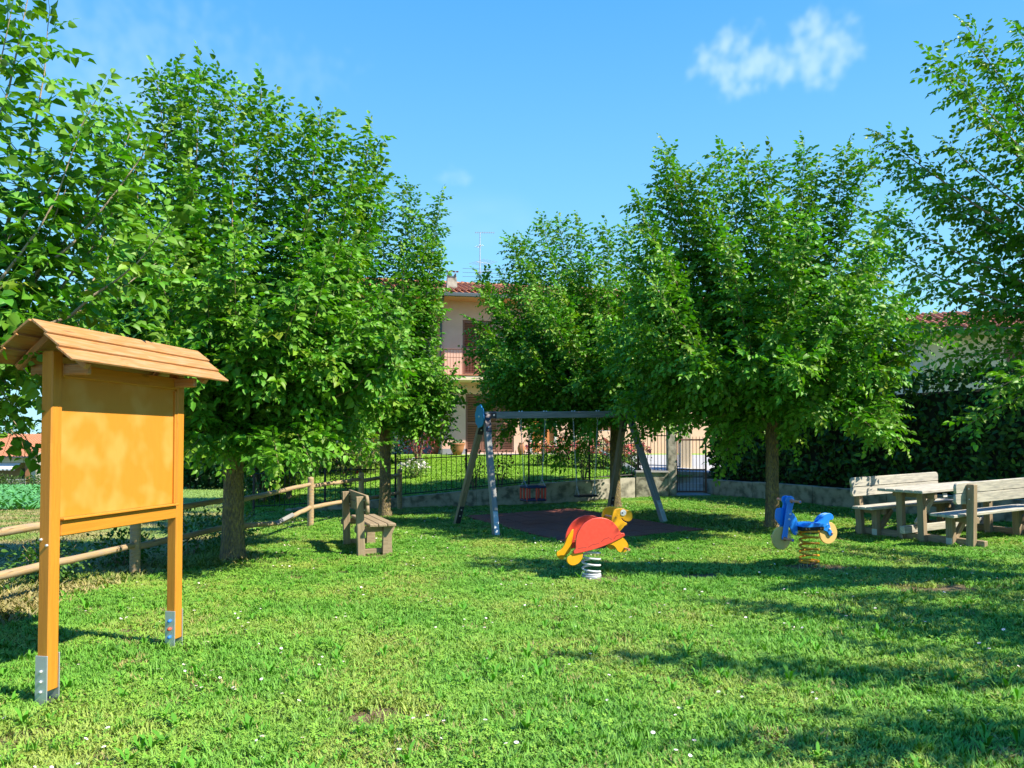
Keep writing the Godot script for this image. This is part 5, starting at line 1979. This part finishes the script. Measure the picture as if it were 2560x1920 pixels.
func build_far_houses() -> void:
	# house across the field
	var p := at_depth(75, 1145, 90.0)
	var t := thing("farmhouse", "low house across the field with tiled roof, striped awning and porch", "house", Vector3(p.x, -3.95, p.z), 0.0)
	wall_with_holes(t, "wall", -9.0, 1.0, 0.0, 3.6, 0.0, 0.3, [[-7.0, -0.35, 0.02, 3.0]], M.beige_plaster)
	plank(t, "porch_wall", Vector3(-4.0, 1.5, -2.4), Vector3(8.0, 3.2, 0.3), M.orange_plaster, Basis(), 0.0)
	plank(t, "porch_pier", Vector3(-0.2, 1.5, 0.06), Vector3(0.55, 3.0, 0.2), M.terracotta, Basis(), 0.01)
	plank(t, "door", Vector3(-1.9, 1.1, -2.22), Vector3(1.3, 2.2, 0.06), M.glass_dark, Basis(), 0.01)
	plank(t, "wing_wall", Vector3(3.4, 1.9, -1.0), Vector3(4.7, 4.6, 3.0), M.beige_plaster, Basis(), 0.0)
	plank(t, "ceiling", Vector3(-4.0, 3.62, -1.3), Vector3(10.0, 0.05, 2.4), M.beige_plaster, Basis(), 0.0)
	var aw := MB.new()
	aw.quad(Vector3(-8, 2.95, 0.0), Vector3(-1.1, 2.95, 0.0), Vector3(-1.1, 2.3, 1.0), Vector3(-8, 2.3, 1.0), Vector3(0, 1, 1))
	for i in 14:
		var x := -8.0 + i * 0.4929
		aw.quad(Vector3(x, 2.3, 1.0), Vector3(x + 0.4929, 2.3, 1.0), Vector3(x + 0.38, 2.1, 1.0), Vector3(x + 0.12, 2.1, 1.0), Vector3(0, 0, 1))
	part(t, "awning", aw, M.awning_white)
	plank(t, "gutter", Vector3(-4.0, 3.68, 0.85), Vector3(10.4, 0.14, 0.14), M.gutter, Basis(), 0.02)
	tiled_roof(t, "roof", Vector3(-9.5, 3.72, 0.85), Vector3(1.2, 3.72, 0.85), Vector3(0, 2.7, -6.0), 0.34, M.roof_tile)
	# white railing in front
	var rp := at_depth(40, 1205, 84.0)
	var r := thing("white_railing", "white lattice railing in front of the farmhouse porch", "railing", Vector3(rp.x, gy(rp.x, rp.z) - 0.1, rp.z))
	for y in [0.12, 0.98]:
		plank(r, "rail", Vector3(0, y, 0), Vector3(2.1, 0.07, 0.06), M.white_plastic, Basis(), 0.005)
	for x in [-1.05, -0.35, 1.05]:
		plank(r, "post", Vector3(x, 0.5, 0), Vector3(0.09, 1.1, 0.09), M.white_plastic, Basis(), 0.005)
	for i in 18:
		for s in [-1.0, 1.0]:
			var x := -1.0 + i * 0.118
			bar(r, "slat", Vector3(x - s * 0.14, 0.15, 0.01 * s), Vector3(x + s * 0.14, 0.95, 0.01 * s), 0.022, 0.012, M.white_plastic, 0.0)
	# second house beyond the hedge
	var q := at_depth(2200, 1104, 30.0)
	var h := thing("grey_house", "pale two-storey house with balcony seen through leaves beyond the hedge", "house", Vector3(q.x, 0.6, q.z), -14.0)
	wall_with_holes(h, "wall", 1.6, 11.0, -0.4, 5.2, 0.0, 0.3, [[5.2, 6.2, 2.9, 4.9], [8.4, 9.6, 2.9, 4.9], [3.0, 4.2, 0.6, 2.1]], M.beige_plaster)
	plank(h, "wing_wall", Vector3(-0.1, 2.25, 0.1), Vector3(3.3, 5.3, 0.3), M.grey_plaster, Basis(), 0.0)
	plank(h, "wall", Vector3(10.84, 2.4, -3.6), Vector3(0.3, 5.6, 6.5), M.beige_plaster, Basis(), 0.0)
	plank(h, "wall", Vector3(1.8, 2.4, -3.6), Vector3(0.3, 5.6, 6.5), M.beige_plaster, Basis(), 0.0)
	for x in [5.7, 9.0]:
		plank(h, "window", Vector3(x, 3.9, -0.2), Vector3(1.15, 1.98, 0.02), M.glass_dark, Basis(), 0.0)
		louvre(h, "shutter", Vector3(x - 0.85, 3.9, 0.04), 0.55, 1.98)
	plank(h, "window", Vector3(3.6, 1.35, -0.2), Vector3(1.15, 1.46, 0.02), M.glass_dark, Basis(), 0.0)
	plank(h, "balcony_slab", Vector3(7.6, 2.78, 0.6), Vector3(6.4, 0.22, 1.19), M.white_marble, Basis(), 0.01)
	var rl := MB.new()
	rl.tube([Vector3(4.5, 3.85, 1.12), Vector3(10.7, 3.85, 1.12)], [0.02, 0.02], 6)
	var rail := part(h, "balcony_rail", rl, M.shutter_brown)
	var bm := MB.new()
	bm.tube([Vector3(0, 2.9, 0), Vector3(0, 3.85, 0)], [0.011, 0.011], 5, false)
	var bmesh := bm.mesh()
	for i in 52:
		copy_part(rail, "baluster", bmesh, M.shutter_brown, Transform3D(Basis(), Vector3(4.55 + i * 0.12, 0, 1.12)))
	plank(h, "soffit", Vector3(6.2, 5.24, -2.6), Vector3(10.4, 0.07, 7.0), M.white_marble, Basis(), 0.0)
	plank(h, "gutter", Vector3(6.2, 5.3, 0.95), Vector3(10.5, 0.13, 0.12), M.gutter, Basis(), 0.02)
	tiled_roof(h, "roof", Vector3(1.0, 5.36, 0.9), Vector3(11.4, 5.36, 0.9), Vector3(0, 1.2, -3.9), 0.26, M.roof_tile)


func build_hedge() -> void:
	var a := Vector3(5.15, 0, -19.7)
	var d := Vector3(0.40, 0, 0.917).normalized()
	var n := Vector3(-d.z, 0, d.x)            # towards the lawn
	var length := 15.0
	var yaw := rad_to_deg(atan2(-d.z, d.x))
	var w := thing("hedge_wall", "low shaded concrete wall running under the tall hedge", "wall", a, yaw)
	for i in 8:
		var x := (i + 0.5) * length / 8.0
		var p := a + d * x
		plank(w, "segment", Vector3(x, gy(p.x, p.z) + 0.12, 0), Vector3(length / 8.0 - 0.012, 0.56, 0.18), M.concrete, Basis(), 0.006)
	var h := thing("laurel_hedge", "tall dark clipped laurel hedge rising above the low wall", "hedge", a, yaw)
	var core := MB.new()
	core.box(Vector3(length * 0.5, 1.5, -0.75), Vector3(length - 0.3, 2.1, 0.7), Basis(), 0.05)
	part(h, "dark_core", core, plain("hedge_core", lin(0.012, 0.016, 0.008), 1.0))  # solid near-black box filling the hedge behind its leaves
	var r := RandomNumberGenerator.new()
	r.seed = 41
	var nz := FastNoiseLite.new()
	nz.seed = 6
	nz.frequency = 0.8
	var put := []
	for i in 15000:
		var x := r.randf() * length
		var top := 2.62 + 0.16 * nz.get_noise_2d(x * 1.2, 3.0)
		var face := r.randf()
		var p: Vector3
		var out: Vector3
		if face < 0.62:
			var y := r.randf_range(0.42, top)
			p = Vector3(x, y, -0.26 + 0.16 * nz.get_noise_2d(x * 1.6, y * 1.6) - 0.16 * r.randf())
			out = Vector3(0, 0.2, 1)
		elif face < 0.9:
			p = Vector3(x, top + r.randf_range(-0.15, 0.1), r.randf_range(-1.25, -0.2))
			out = Vector3(0, 1, 0.1)
		else:
			p = Vector3(r.randf_range(-0.15, 0.12), r.randf_range(0.42, top), r.randf_range(-1.2, -0.2))
			out = Vector3(-1, 0.2, 0)
		var q := a + d * x
		p.y += gy(q.x, q.z)
		var ld := (out * 0.5 + rdir(r) + Vector3(0, 0.25, 0)).normalized()
		var k := r.randf_range(0.6, 1.35)
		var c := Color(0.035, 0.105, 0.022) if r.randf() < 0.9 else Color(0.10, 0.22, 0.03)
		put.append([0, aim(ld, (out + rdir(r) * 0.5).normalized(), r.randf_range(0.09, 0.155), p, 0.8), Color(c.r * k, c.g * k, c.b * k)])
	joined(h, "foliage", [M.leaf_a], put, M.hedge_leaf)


func build_shrubs() -> void:
	var deep := Color(0.035, 0.115, 0.022)
	# scrub through the log fence
	var k := 0
	for q in [[-5.3, -5.6, 0.55, 0.42], [-5.35, -6.9, 0.5, 0.36], [-5.25, -8.4, 0.4, 0.26], [-5.2, -9.9, 0.45, 0.26], [-4.9, -11.3, 0.5, 0.38], [-4.75, -12.6, 0.45, 0.3]]:
		var lb: String = ["dark scrub bush pushing through the log fence by the notice board", "leafy scrub bush behind the log fence beside the notice board", "low scrub behind the log fence under the notice board panel", "straggling scrub bush beyond the round fence post", "low dark scrub behind the fence beside the thick trunk", "small scrub bush by the broken fence rail"][k]
		k += 1
		shrub("scrub_bush", lb, "bush", Vector3(q[0], gy(q[0], q[1]), q[1]), Vector3(q[2], q[3], q[2] * 1.1), 560, 0.06, Color(0.075, 0.18, 0.03), {"group": "scrub along the log fence"})
	# behind the iron fence
	var p: Vector3
	for q in [[655, 18.3, 0.75, 1.3, "tall dark evergreen shrub just inside the end of the iron fence"], [628, 20.0, 0.9, 1.5, "dark evergreen shrub behind the one at the iron fence end"], [600, 22.5, 1.1, 1.7, "largest dark evergreen shrub, standing farthest up the garden edge"]]:
		p = on_garden(q[0], 1280, q[1])
		shrub("evergreen_shrub", q[4], "shrub", p, Vector3(q[2], q[3], q[2]), 2600, 0.11, deep, {"stem": 0.04, "group": "dark evergreens at the garden corner"})
	p = on_garden(722, 1240, 18.6)
	shrub("golden_shrub", "bright yellow green shrub catching the sun behind the iron fence", "shrub", p, Vector3(0.42, 0.62, 0.4), 1500, 0.085, Color(0.20, 0.34, 0.03), {"lift": 0.15, "stem": 0.03})
	var lbs := ["dark rounded shrub in the garden border beside the golden shrub", "dark shrub with a few red flowers in the garden border", "olive green shrub in the garden border near the slim trunk", "tall dark shrub in the garden border behind the slim trunk", "dark bush far up the garden slope"]
	k = 0
	for q in [[790, 22.5, 1.1, 0.8], [850, 23.5, 1.0, 0.85], [905, 22.5, 0.9, 0.7], [965, 24.5, 0.8, 1.0], [735, 26.0, 1.6, 1.4]]:
		p = on_garden(q[0], 1180, q[1])
		var o := {"stem": 0.03}
		if k == 1:
			o = {"stem": 0.03, "bloom": [Color(0.6, 0.03, 0.03)], "blooms": 26, "bloom_size": 0.07}
		shrub("border_shrub", lbs[k], "shrub", p, Vector3(q[2], q[3], q[2]), 1700, 0.10, [Color(0.045, 0.12, 0.025), deep, Color(0.12, 0.17, 0.04), deep, deep][k], o)
		k += 1
	p = on_garden(1045, 1130, 24.5)
	shrub("red_maple", "small red leaved maple in front of the pink house", "tree", p, Vector3(0.85, 0.85, 0.7), 1500, 0.085, Color(0.24, 0.028, 0.03), {"lift": 0.25, "stem": 0.03, "slim": 0.6})
	p = on_garden(1035, 1170, 21.0)
	shrub("white_flower_bush", "low bush with white blossoms on the garden lawn", "bush", p, Vector3(0.42, 0.28, 0.35), 600, 0.06, Color(0.16, 0.26, 0.06), {"bloom": [Color(0.75, 0.74, 0.66)], "blooms": 60, "bloom_size": 0.04})
	var pinks := [Color(0.78, 0.30, 0.25), Color(0.80, 0.42, 0.24), Color(0.72, 0.18, 0.24), Color(0.80, 0.50, 0.38)]
	var rl := ["rose bush with pink blooms nearest the orange door", "rose bush with salmon blooms under the globe lamp", "rose bush with mixed orange blooms on the garden slope", "rose bush with pink blooms behind the tree trunk", "rose bush with peach blooms beside the white kerb", "rose bush with orange blooms along the paved path"]
	k = 0
	for q in [[1352, 23.0], [1408, 22.6], [1455, 22.3], [1505, 22.0], [1548, 21.6], [1582, 21.8]]:
		p = on_garden(q[0], 1150, q[1])
		shrub("rose_bush", rl[k], "rose bush", p, Vector3(0.48, 0.40 + 0.05 * (k % 2), 0.4), 700, 0.065, Color(0.06, 0.15, 0.03), {"bloom": pinks, "blooms": 55, "bloom_size": 0.055, "group": "rose bushes in the garden"})
		k += 1
	for q in [[1185, 1235, "climbing rose with sparse red blooms on the iron fence behind the swing leg"], [1250, 1235, "sparse climbing rose on the iron fence below the swing beam"], [875, 1262, "climbing rose trailing on the iron fence behind the bench"], [1470, 1205, "thin young rose growing by the garden wall behind the flat swing"]]:
		var x: float = (q[0] - 1280.0) / FPX * 17.9
		p = Vector3(x, maxf(wall_top(x), 0.0), -wall_z(x) - 0.35)
		shrub("climbing_rose", q[2], "rose bush", p, Vector3(0.4, 0.42, 0.16), 260, 0.06, Color(0.05, 0.12, 0.03), {"bloom": [Color(0.62, 0.06, 0.05)], "blooms": 9, "bloom_size": 0.035, "lift": 0.1, "group": "climbing roses on the iron fence"})
	p = Vector3(3.0, wall_top(3.0), -19.7)
	shrub("ground_ivy", "low glossy ground cover beside the white kerb", "plant", p, Vector3(0.4, 0.14, 0.3), 500, 0.07, Color(0.05, 0.17, 0.04))
	# far away
	for q in [[470, 62.0, 6.0, 2.6, "dark hedge across the field seen beside the notice board post"], [560, 66.0, 7.0, 2.8, "dark hedge across the field seen behind the thick trunk"], [380, 70.0, 8.0, 2.8, "dark hedge across the field hidden behind the notice board panel"]]:
		p = at_depth(q[0], 1190, q[1])
		p.y = gy(p.x, p.z) - 0.4
		shrub("distant_hedge", q[4], "hedge", p, Vector3(q[2], q[3], 1.5), 3200, 0.36, deep, {"stem": 0.06, "group": "dark hedges beyond the field"})
	for q in [[8, 83.0, 1.9, 0.8, "round clipped bush beside the white railing"], [85, 83.0, 1.8, 0.75, "clipped bush with pale flowers by the farmhouse wall"]]:
		p = at_depth(q[0], 1210, q[1])
		p.y = gy(p.x, p.z) - 0.2
		shrub("clipped_bush", q[4], "bush", p, Vector3(q[2], q[3], 1.0), 900, 0.2, Color(0.08, 0.14, 0.03))
	for q in [[-20, 100.0, 7.0, 4.5], [250, 110.0, 9.0, 5.0], [420, 105.0, 8.0, 4.5], [600, 60.0, 6.0, 4.0]]:
		p = at_depth(q[0], 1150, q[1])
		p.y = minf(gy(p.x, p.z), -0.5)
		shrub("distant_tree", "dark rounded tree standing far behind the field", "tree", p, Vector3(q[2], q[3], 3.0), 2600, 0.5, deep, {"stem": 0.2, "lift": 1.0, "group": "trees behind the field"})


# ---------------------------------------------------------------- sky
func sky_texture() -> ImageTexture:
	var w := 2048
	var h := 1024
	var data := PackedFloat32Array()
	data.resize(w * h * 3)
	var nz := FastNoiseLite.new()
	nz.seed = 12
	nz.frequency = 1.0
	nz.fractal_octaves = 5
	nz.fractal_gain = 0.55
	var big := FastNoiseLite.new()
	big.seed = 3
	big.frequency = 1.0
	big.fractal_octaves = 2
	# the small cloud seen in the photograph, as two puffs: direction, half width, half height in radians
	var puffs := []
	for q in [[1872, 172, 0.050, 0.028, 0.2], [2050, 120, 0.044, 0.040, -0.6], [1805, 130, 0.040, 0.022, 0.5], [1960, 170, 0.045, 0.020, 0.0], [230, 120, 0.16, 0.05, 0.3, 0.3], [360, 250, 0.12, 0.07, -0.4, 0.4], [620, 190, 0.12, 0.04, 0.2, 0.18], [1140, 440, 0.022, 0.012, 0.0, 0.4], [60, 60, 0.10, 0.05, 0.4, 0.25]]:
		var d := ray(q[0], q[1]).normalized()
		puffs.append([atan2(d.x, -d.z), asin(d.y), q[2], q[3], q[4], q[5] if q.size() > 5 else 1.0])
	for y in h:
		var el := (0.5 - (y + 0.5) / h) * PI
		var s := maxf(sin(el), 0.0)
		var se := sin(el)
		var ce := cos(el)
		var f := pow(1.0 - s, 2.0)
		var col := Color(0.004, 0.122, 0.46).lerp(Color(0.20, 0.45, 0.53), f)
		col = col.lerp(Color(0.32, 0.48, 0.53), pow(1.0 - s, 9.0) * 0.7)
		if el < 0.0:
			col = Color(0.16, 0.20, 0.10)
		for x in w:
			var c := col
			if el > 0.02 and el < 1.2:
				var az := wrapf((x + 0.5) / w * TAU, -PI, PI)
				var v := 0.0
				for p in puffs:
					var dx: float = (az - p[0]) * cos(el)
					var dy: float = el - p[1]
					if absf(dx) < 0.35 and absf(dy) < 0.25:
						var ca := cos(p[4])
						var sa := sin(p[4])
						var u: float = (dx * ca + dy * sa) / p[2]
						var t: float = (-dx * sa + dy * ca) / p[3]
						var q := u * u + t * t
						if q < 3.0:
							var n := nz.get_noise_2d(az * 34.0, el * 34.0)
							v = maxf(v, ss(0.0, 1.5, 1.0 - q * 0.75 + n * 0.9) * 0.38 * p[5])
				var dx3 := sin(az) * ce
				var dz3 := cos(az) * ce
				var e := big.get_noise_3d(dx3 * 2.2 + 9.3, se * 4.4, dz3 * 2.2)
				if e > 0.3:
					v = maxf(v, ss(0.3, 0.9, e) * 0.3 * (0.6 + 0.6 * big.get_noise_3d(dx3 * 10.0, se * 18.0, dz3 * 10.0)))
				if v > 0.0:
					c = col.lerp(Color(0.47, 0.55, 0.60), clampf(v, 0.0, 1.0))
			var i := (y * w + x) * 3
			data[i] = c.r
			data[i + 1] = c.g
			data[i + 2] = c.b
	var im := Image.create_from_data(w, h, false, Image.FORMAT_RGBF, data.to_byte_array())
	return ImageTexture.create_from_image(im)


func _ready() -> void:
	rng.seed = 4
	# camera
	var cam := Camera3D.new()
	cam.name = "camera"
	cam.projection = Camera3D.PROJECTION_FRUSTUM
	cam.near = 0.1
	cam.size = 2.0 * 960.0 / FPX * cam.near
	cam.frustum_offset = Vector2(0, SHIFT * cam.near)
	cam.far = 600.0
	cam.position = Vector3(0, EYE, 0)
	cam.rotation_degrees.x = PITCH
	add_child(cam)
	cam.current = true
	# sky, exposure
	var env := Environment.new()
	env.background_mode = Environment.BG_SKY
	var sky := Sky.new()
	var sm := PanoramaSkyMaterial.new()
	sm.panorama = sky_texture()
	sky.sky_material = sm
	env.sky = sky
	env.background_energy_multiplier = 1.08
	env.tonemap_mode = Environment.TONE_MAPPER_LINEAR
	env.tonemap_exposure = 2.25
	env.sdfgi_enabled = true
	env.ssao_enabled = true
	env.ssil_enabled = true
	var we := WorldEnvironment.new()
	we.name = "world"
	we.environment = env
	add_child(we)
	# sun: from behind the viewer's shoulder on the picnic table's side
	var sun := DirectionalLight3D.new()
	sun.name = "sun"
	var to_sun := Vector3(0.93, 0.0, 0.36).normalized() * cos(deg_to_rad(46.5)) + Vector3(0, sin(deg_to_rad(46.5)), 0)
	sun.basis = Basis.looking_at(-to_sun, Vector3.UP)
	sun.light_energy = 1.45
	sun.light_color = Color(1.0, 0.955, 0.87)
	sun.light_angular_distance = 0.5
	sun.shadow_enabled = true
	add_child(sun)

	make_materials()
	M.noise_a = FastNoiseLite.new()
	M.noise_a.seed = 8
	M.noise_a.frequency = 1.0
	M.noise_a.fractal_octaves = 3
	M.noise_b = FastNoiseLite.new()
	M.noise_b.seed = 9
	M.noise_b.frequency = 1.0
	M.noise_b.fractal_octaves = 3
	M.leaf_a = leaf_mesh(0.36, 0.30, 0.22, 0.012)
	M.leaf_b = leaf_mesh(0.33, 0.75, 0.40, 0.03)
	M.sprigs = [sprig_mesh(10, 31, 0.34, 0.30, 0.18), sprig_mesh(9, 32, 0.37, 0.5, 0.25), sprig_mesh(11, 33, 0.32, 0.2, 0.1), sprig_mesh(9, 34, 0.36, 0.75, 0.3)]
	M.blossom = blossom_mesh()
	M.garden_tuft = tuft_mesh(26, 0.06, 0.015, 0.035, 0.004, 0.8, 21)
	var bc := Vector2(0.91, -0.41)
	var bd := Vector2(0.41, 0.91)
	var mc := Vector2(1.12, -14.15)
	M.mat_poly = PackedVector2Array([mc - bc * 1.32 - bd * 2.3, mc + bc * 1.32 - bd * 2.3, mc + bc * 1.32 + bd * 2.3, mc - bc * 1.32 + bd * 2.3])
	M.bare_spots = [[on_ground(1500, 1448), 0.48, 0.34], [on_ground(2040, 1418), 0.55, 0.42], [on_ground(2370, 1474), 0.8, 0.34], [on_ground(112, 1760), 0.26, 0.16], [on_ground(940, 1390), 0.30, 0.2], [on_ground(1750, 1440), 0.6, 0.26], [on_ground(950, 1790), 0.35, 0.3], [on_ground(60, 1850), 0.35, 0.25]]

	build_ground()
	build_garden()
	build_house()
	build_far_houses()
	build_hedge()
	build_log_fence()
	build_swing()
	build_notice_board()
	build_bench()
	build_turtle()
	build_bike()
	build_picnic()
	build_trees()
	build_shrubs()
	build_grass()


func tips_at(list: Array, depth: float) -> Array:
	var out := []
	for q in list:
		out.append(at_depth(q[0], q[1], depth + q[2]))
	return out


func build_trees() -> void:
	var g := func(x: float, d: float) -> Vector3: return Vector3(x, gy(x, -d), -d)
	tree("pale stemmed tree overhanging the notice board", {"base": g.call(-4.45, 4.9), "head": 1.95, "radius": 0.13, "seed": 101, "leaf": 0.125, "fill": 24, "span": 2.9, "low": 1.5, "density": 0.55, "limb_mat": "pale_bark", "limb": 1.15,
		"tips": tips_at([[75, -30, 0.0], [120, 60, 0.2], [30, 20, -0.2], [240, 250, 0.1], [330, 320, 0.4], [400, 330, 0.3], [420, 560, 0.2], [200, 330, -0.1], [130, 560, 0.2], [70, 935, -0.35], [90, 1000, 0.1], [60, 1090, 0.2], [95, 1150, 0.3], [30, 1010, -0.2], [20, 700, -0.3], [300, 480, 0.6]], 5.0)})
	tree("thick lichened tree with dense crown beside the notice board", {"base": g.call(-3.83, 10.2), "head": 1.85, "radius": 0.145, "seed": 102, "leaf": 0.135, "fill": 92, "span": 3.55, "low": 1.35, "bark": "mossy_bark",
		"tips": tips_at([[392, 195, 0.1], [446, 178, 0.4], [500, 172, -0.2], [545, 190, 0.2], [590, 240, -0.4], [654, 222, 0.0], [690, 260, 0.4], [760, 320, 0.2], [800, 282, -0.2], [838, 330, 0.3], [925, 342, 0.0], [945, 400, 0.4], [880, 450, -0.5], [250, 260, 0.5], [310, 300, 0.2], [470, 1120, -1.0], [560, 1140, -1.4], [650, 1120, -1.2], [740, 1110, -1.0], [830, 1100, -0.8], [900, 1050, -0.4], [505, 1130, -0.6], [690, 950, -1.7], [590, 900, -1.8], [800, 900, -1.5], [270, 420, 0.3], [335, 380, -0.4], [235, 520, 0.5], [300, 600, -0.3], [265, 760, 0.2], [345, 880, 0.4], [330, 700, 0.8], [380, 1000, 0.6], [430, 480, -0.9], [880, 620, -0.8], [930, 560, 0.2], [960, 720, 0.3], [950, 860, -0.4], [900, 780, -1.0]], 10.2)})
	tree("slimmer mossy tree beside the garden fence behind the bench", {"base": g.call(-2.70, 15.75), "head": 1.95, "radius": 0.125, "seed": 103, "fan": 0.4, "leaf": 0.135, "fill": 76, "skew": Vector3(-0.6, 0, 0), "span": 2.95, "low": 1.5, "bark": "mossy_bark",
		"tips": tips_at([[1018, 466, 0.0], [1100, 500, 0.0], [1085, 540, 0.3], [1040, 520, -0.3], [1105, 650, 0.2], [1095, 760, -0.2], [1150, 985, 0.0], [1130, 1060, -0.5], [1120, 1100, -0.3], [960, 480, 0.4], [900, 500, 0.2], [1080, 900, -0.8], [1065, 600, -0.4], [1100, 980, 0.3], [1010, 640, -0.8], [1000, 1060, -0.9]], 15.75)})
	tree("mossy tree standing behind the swing frame", {"base": g.call(2.34, 16.8), "head": 2.15, "radius": 0.125, "seed": 104, "fan": 0.85, "skew": Vector3(-0.55, 0.0, 0.0), "leaf": 0.135, "fill": 92, "span": 3.75, "low": 1.45, "bark": "mossy_bark",
		"tips": tips_at([[1354, 552, 0.0], [1447, 556, 0.2], [1273, 598, 0.0], [1204, 694, 0.2], [1516, 568, 0.0], [1400, 560, 0.5], [1190, 810, -0.3], [1180, 880, -0.2], [1200, 1010, -0.3], [1290, 1030, -0.5], [1330, 1080, -0.4], [1390, 1160, -0.3], [1450, 1130, -0.6], [1240, 940, -0.6], [1320, 660, -0.4], [1560, 1050, -0.8], [1490, 1080, -0.7], [1215, 740, -0.5], [1240, 800, 0.4], [1200, 860, 0.6], [1260, 690, 0.8], [1310, 600, 0.7], [1225, 930, 0.7], [1300, 900, -1.0], [1350, 960, -1.2], [1420, 980, -1.2], [1210, 960, 0.2], [1570, 560, 0.5], [1600, 640, 0.3], [1560, 700, -0.8], [1480, 640, -0.9]], 16.8)})
	tree("yellow lichened tree between the swings and the picnic table", {"base": g.call(4.46, 12.7), "head": 2.05, "radius": 0.115, "seed": 105, "fan": 0.85, "skew": Vector3(-0.25, 0.0, 0.0), "leaf": 0.135, "fill": 100, "span": 3.75, "low": 1.45, "bark": "mossy_bark",
		"tips": tips_at([[1666, 372, 0.0], [1700, 420, 0.4], [1805, 378, 0.0], [1865, 385, 0.3], [1925, 400, -0.3], [2010, 372, 0.0], [2040, 420, 0.4], [2118, 372, 0.1], [2170, 400, -0.2], [1597, 500, 0.0], [1620, 560, -0.4], [2230, 520, 0.3], [1660, 640, -0.8], [1805, 1160, -0.4], [1780, 1080, -0.8], [1860, 1100, -0.7], [1990, 1110, -0.6], [1650, 980, -0.5], [1700, 1060, -0.3], [2150, 1020, 0.2], [2176, 1045, -0.2], [2260, 900, 0.3], [2100, 1000, -0.6], [1600, 640, 0.3], [1590, 740, -0.2], [1610, 850, 0.2], [1640, 920, -0.7], [2240, 620, -0.3], [2270, 740, 0.0], [2250, 820, -0.5], [1720, 980, -1.0], [1900, 1000, -1.3], [2050, 950, -1.2], [1760, 430, -0.3], [1650, 450, 0.2]], 12.7)})
	tree("tree leaning its long shaded whips over the picnic table", {"base": g.call(7.7, 7.1), "head": 2.1, "radius": 0.13, "seed": 106, "fan": 0.8, "leaf": 0.10, "fill": 12, "span": 3.6, "low": 1.9, "density": 0.78,
		"tips": tips_at([[2336, 150, 0.0], [2412, 60, 0.3], [2385, 180, -0.2], [2470, 170, 0.2], [2545, 75, 0.0], [2200, 337, 0.2], [2230, 430, 0.6], [2372, 360, 0.0], [2215, 545, 0.4], [2240, 640, 0.2], [2300, 720, 0.5], [2407, 1070, -0.6], [2470, 980, -0.8], [2360, 900, 0.3], [2540, 960, -0.5], [2330, 480, 0.3], [2290, 820, 0.2], [2480, 770, 0.3], [2540, 830, 0.5], [2410, 800, 0.6], [2450, 880, 0.4], [2520, 700, 0.3], [2380, 640, 0.5], [2450, 560, 0.4]], 7.7)})
	tree("tree past the end of the picnic table throwing long shadows over the lawn", {"base": g.call(7.0, 3.3), "head": 2.1, "radius": 0.13, "seed": 107, "leaf": 0.125, "fill": 38, "span": 4.2, "low": 2.0, "density": 0.5, "tips": []})
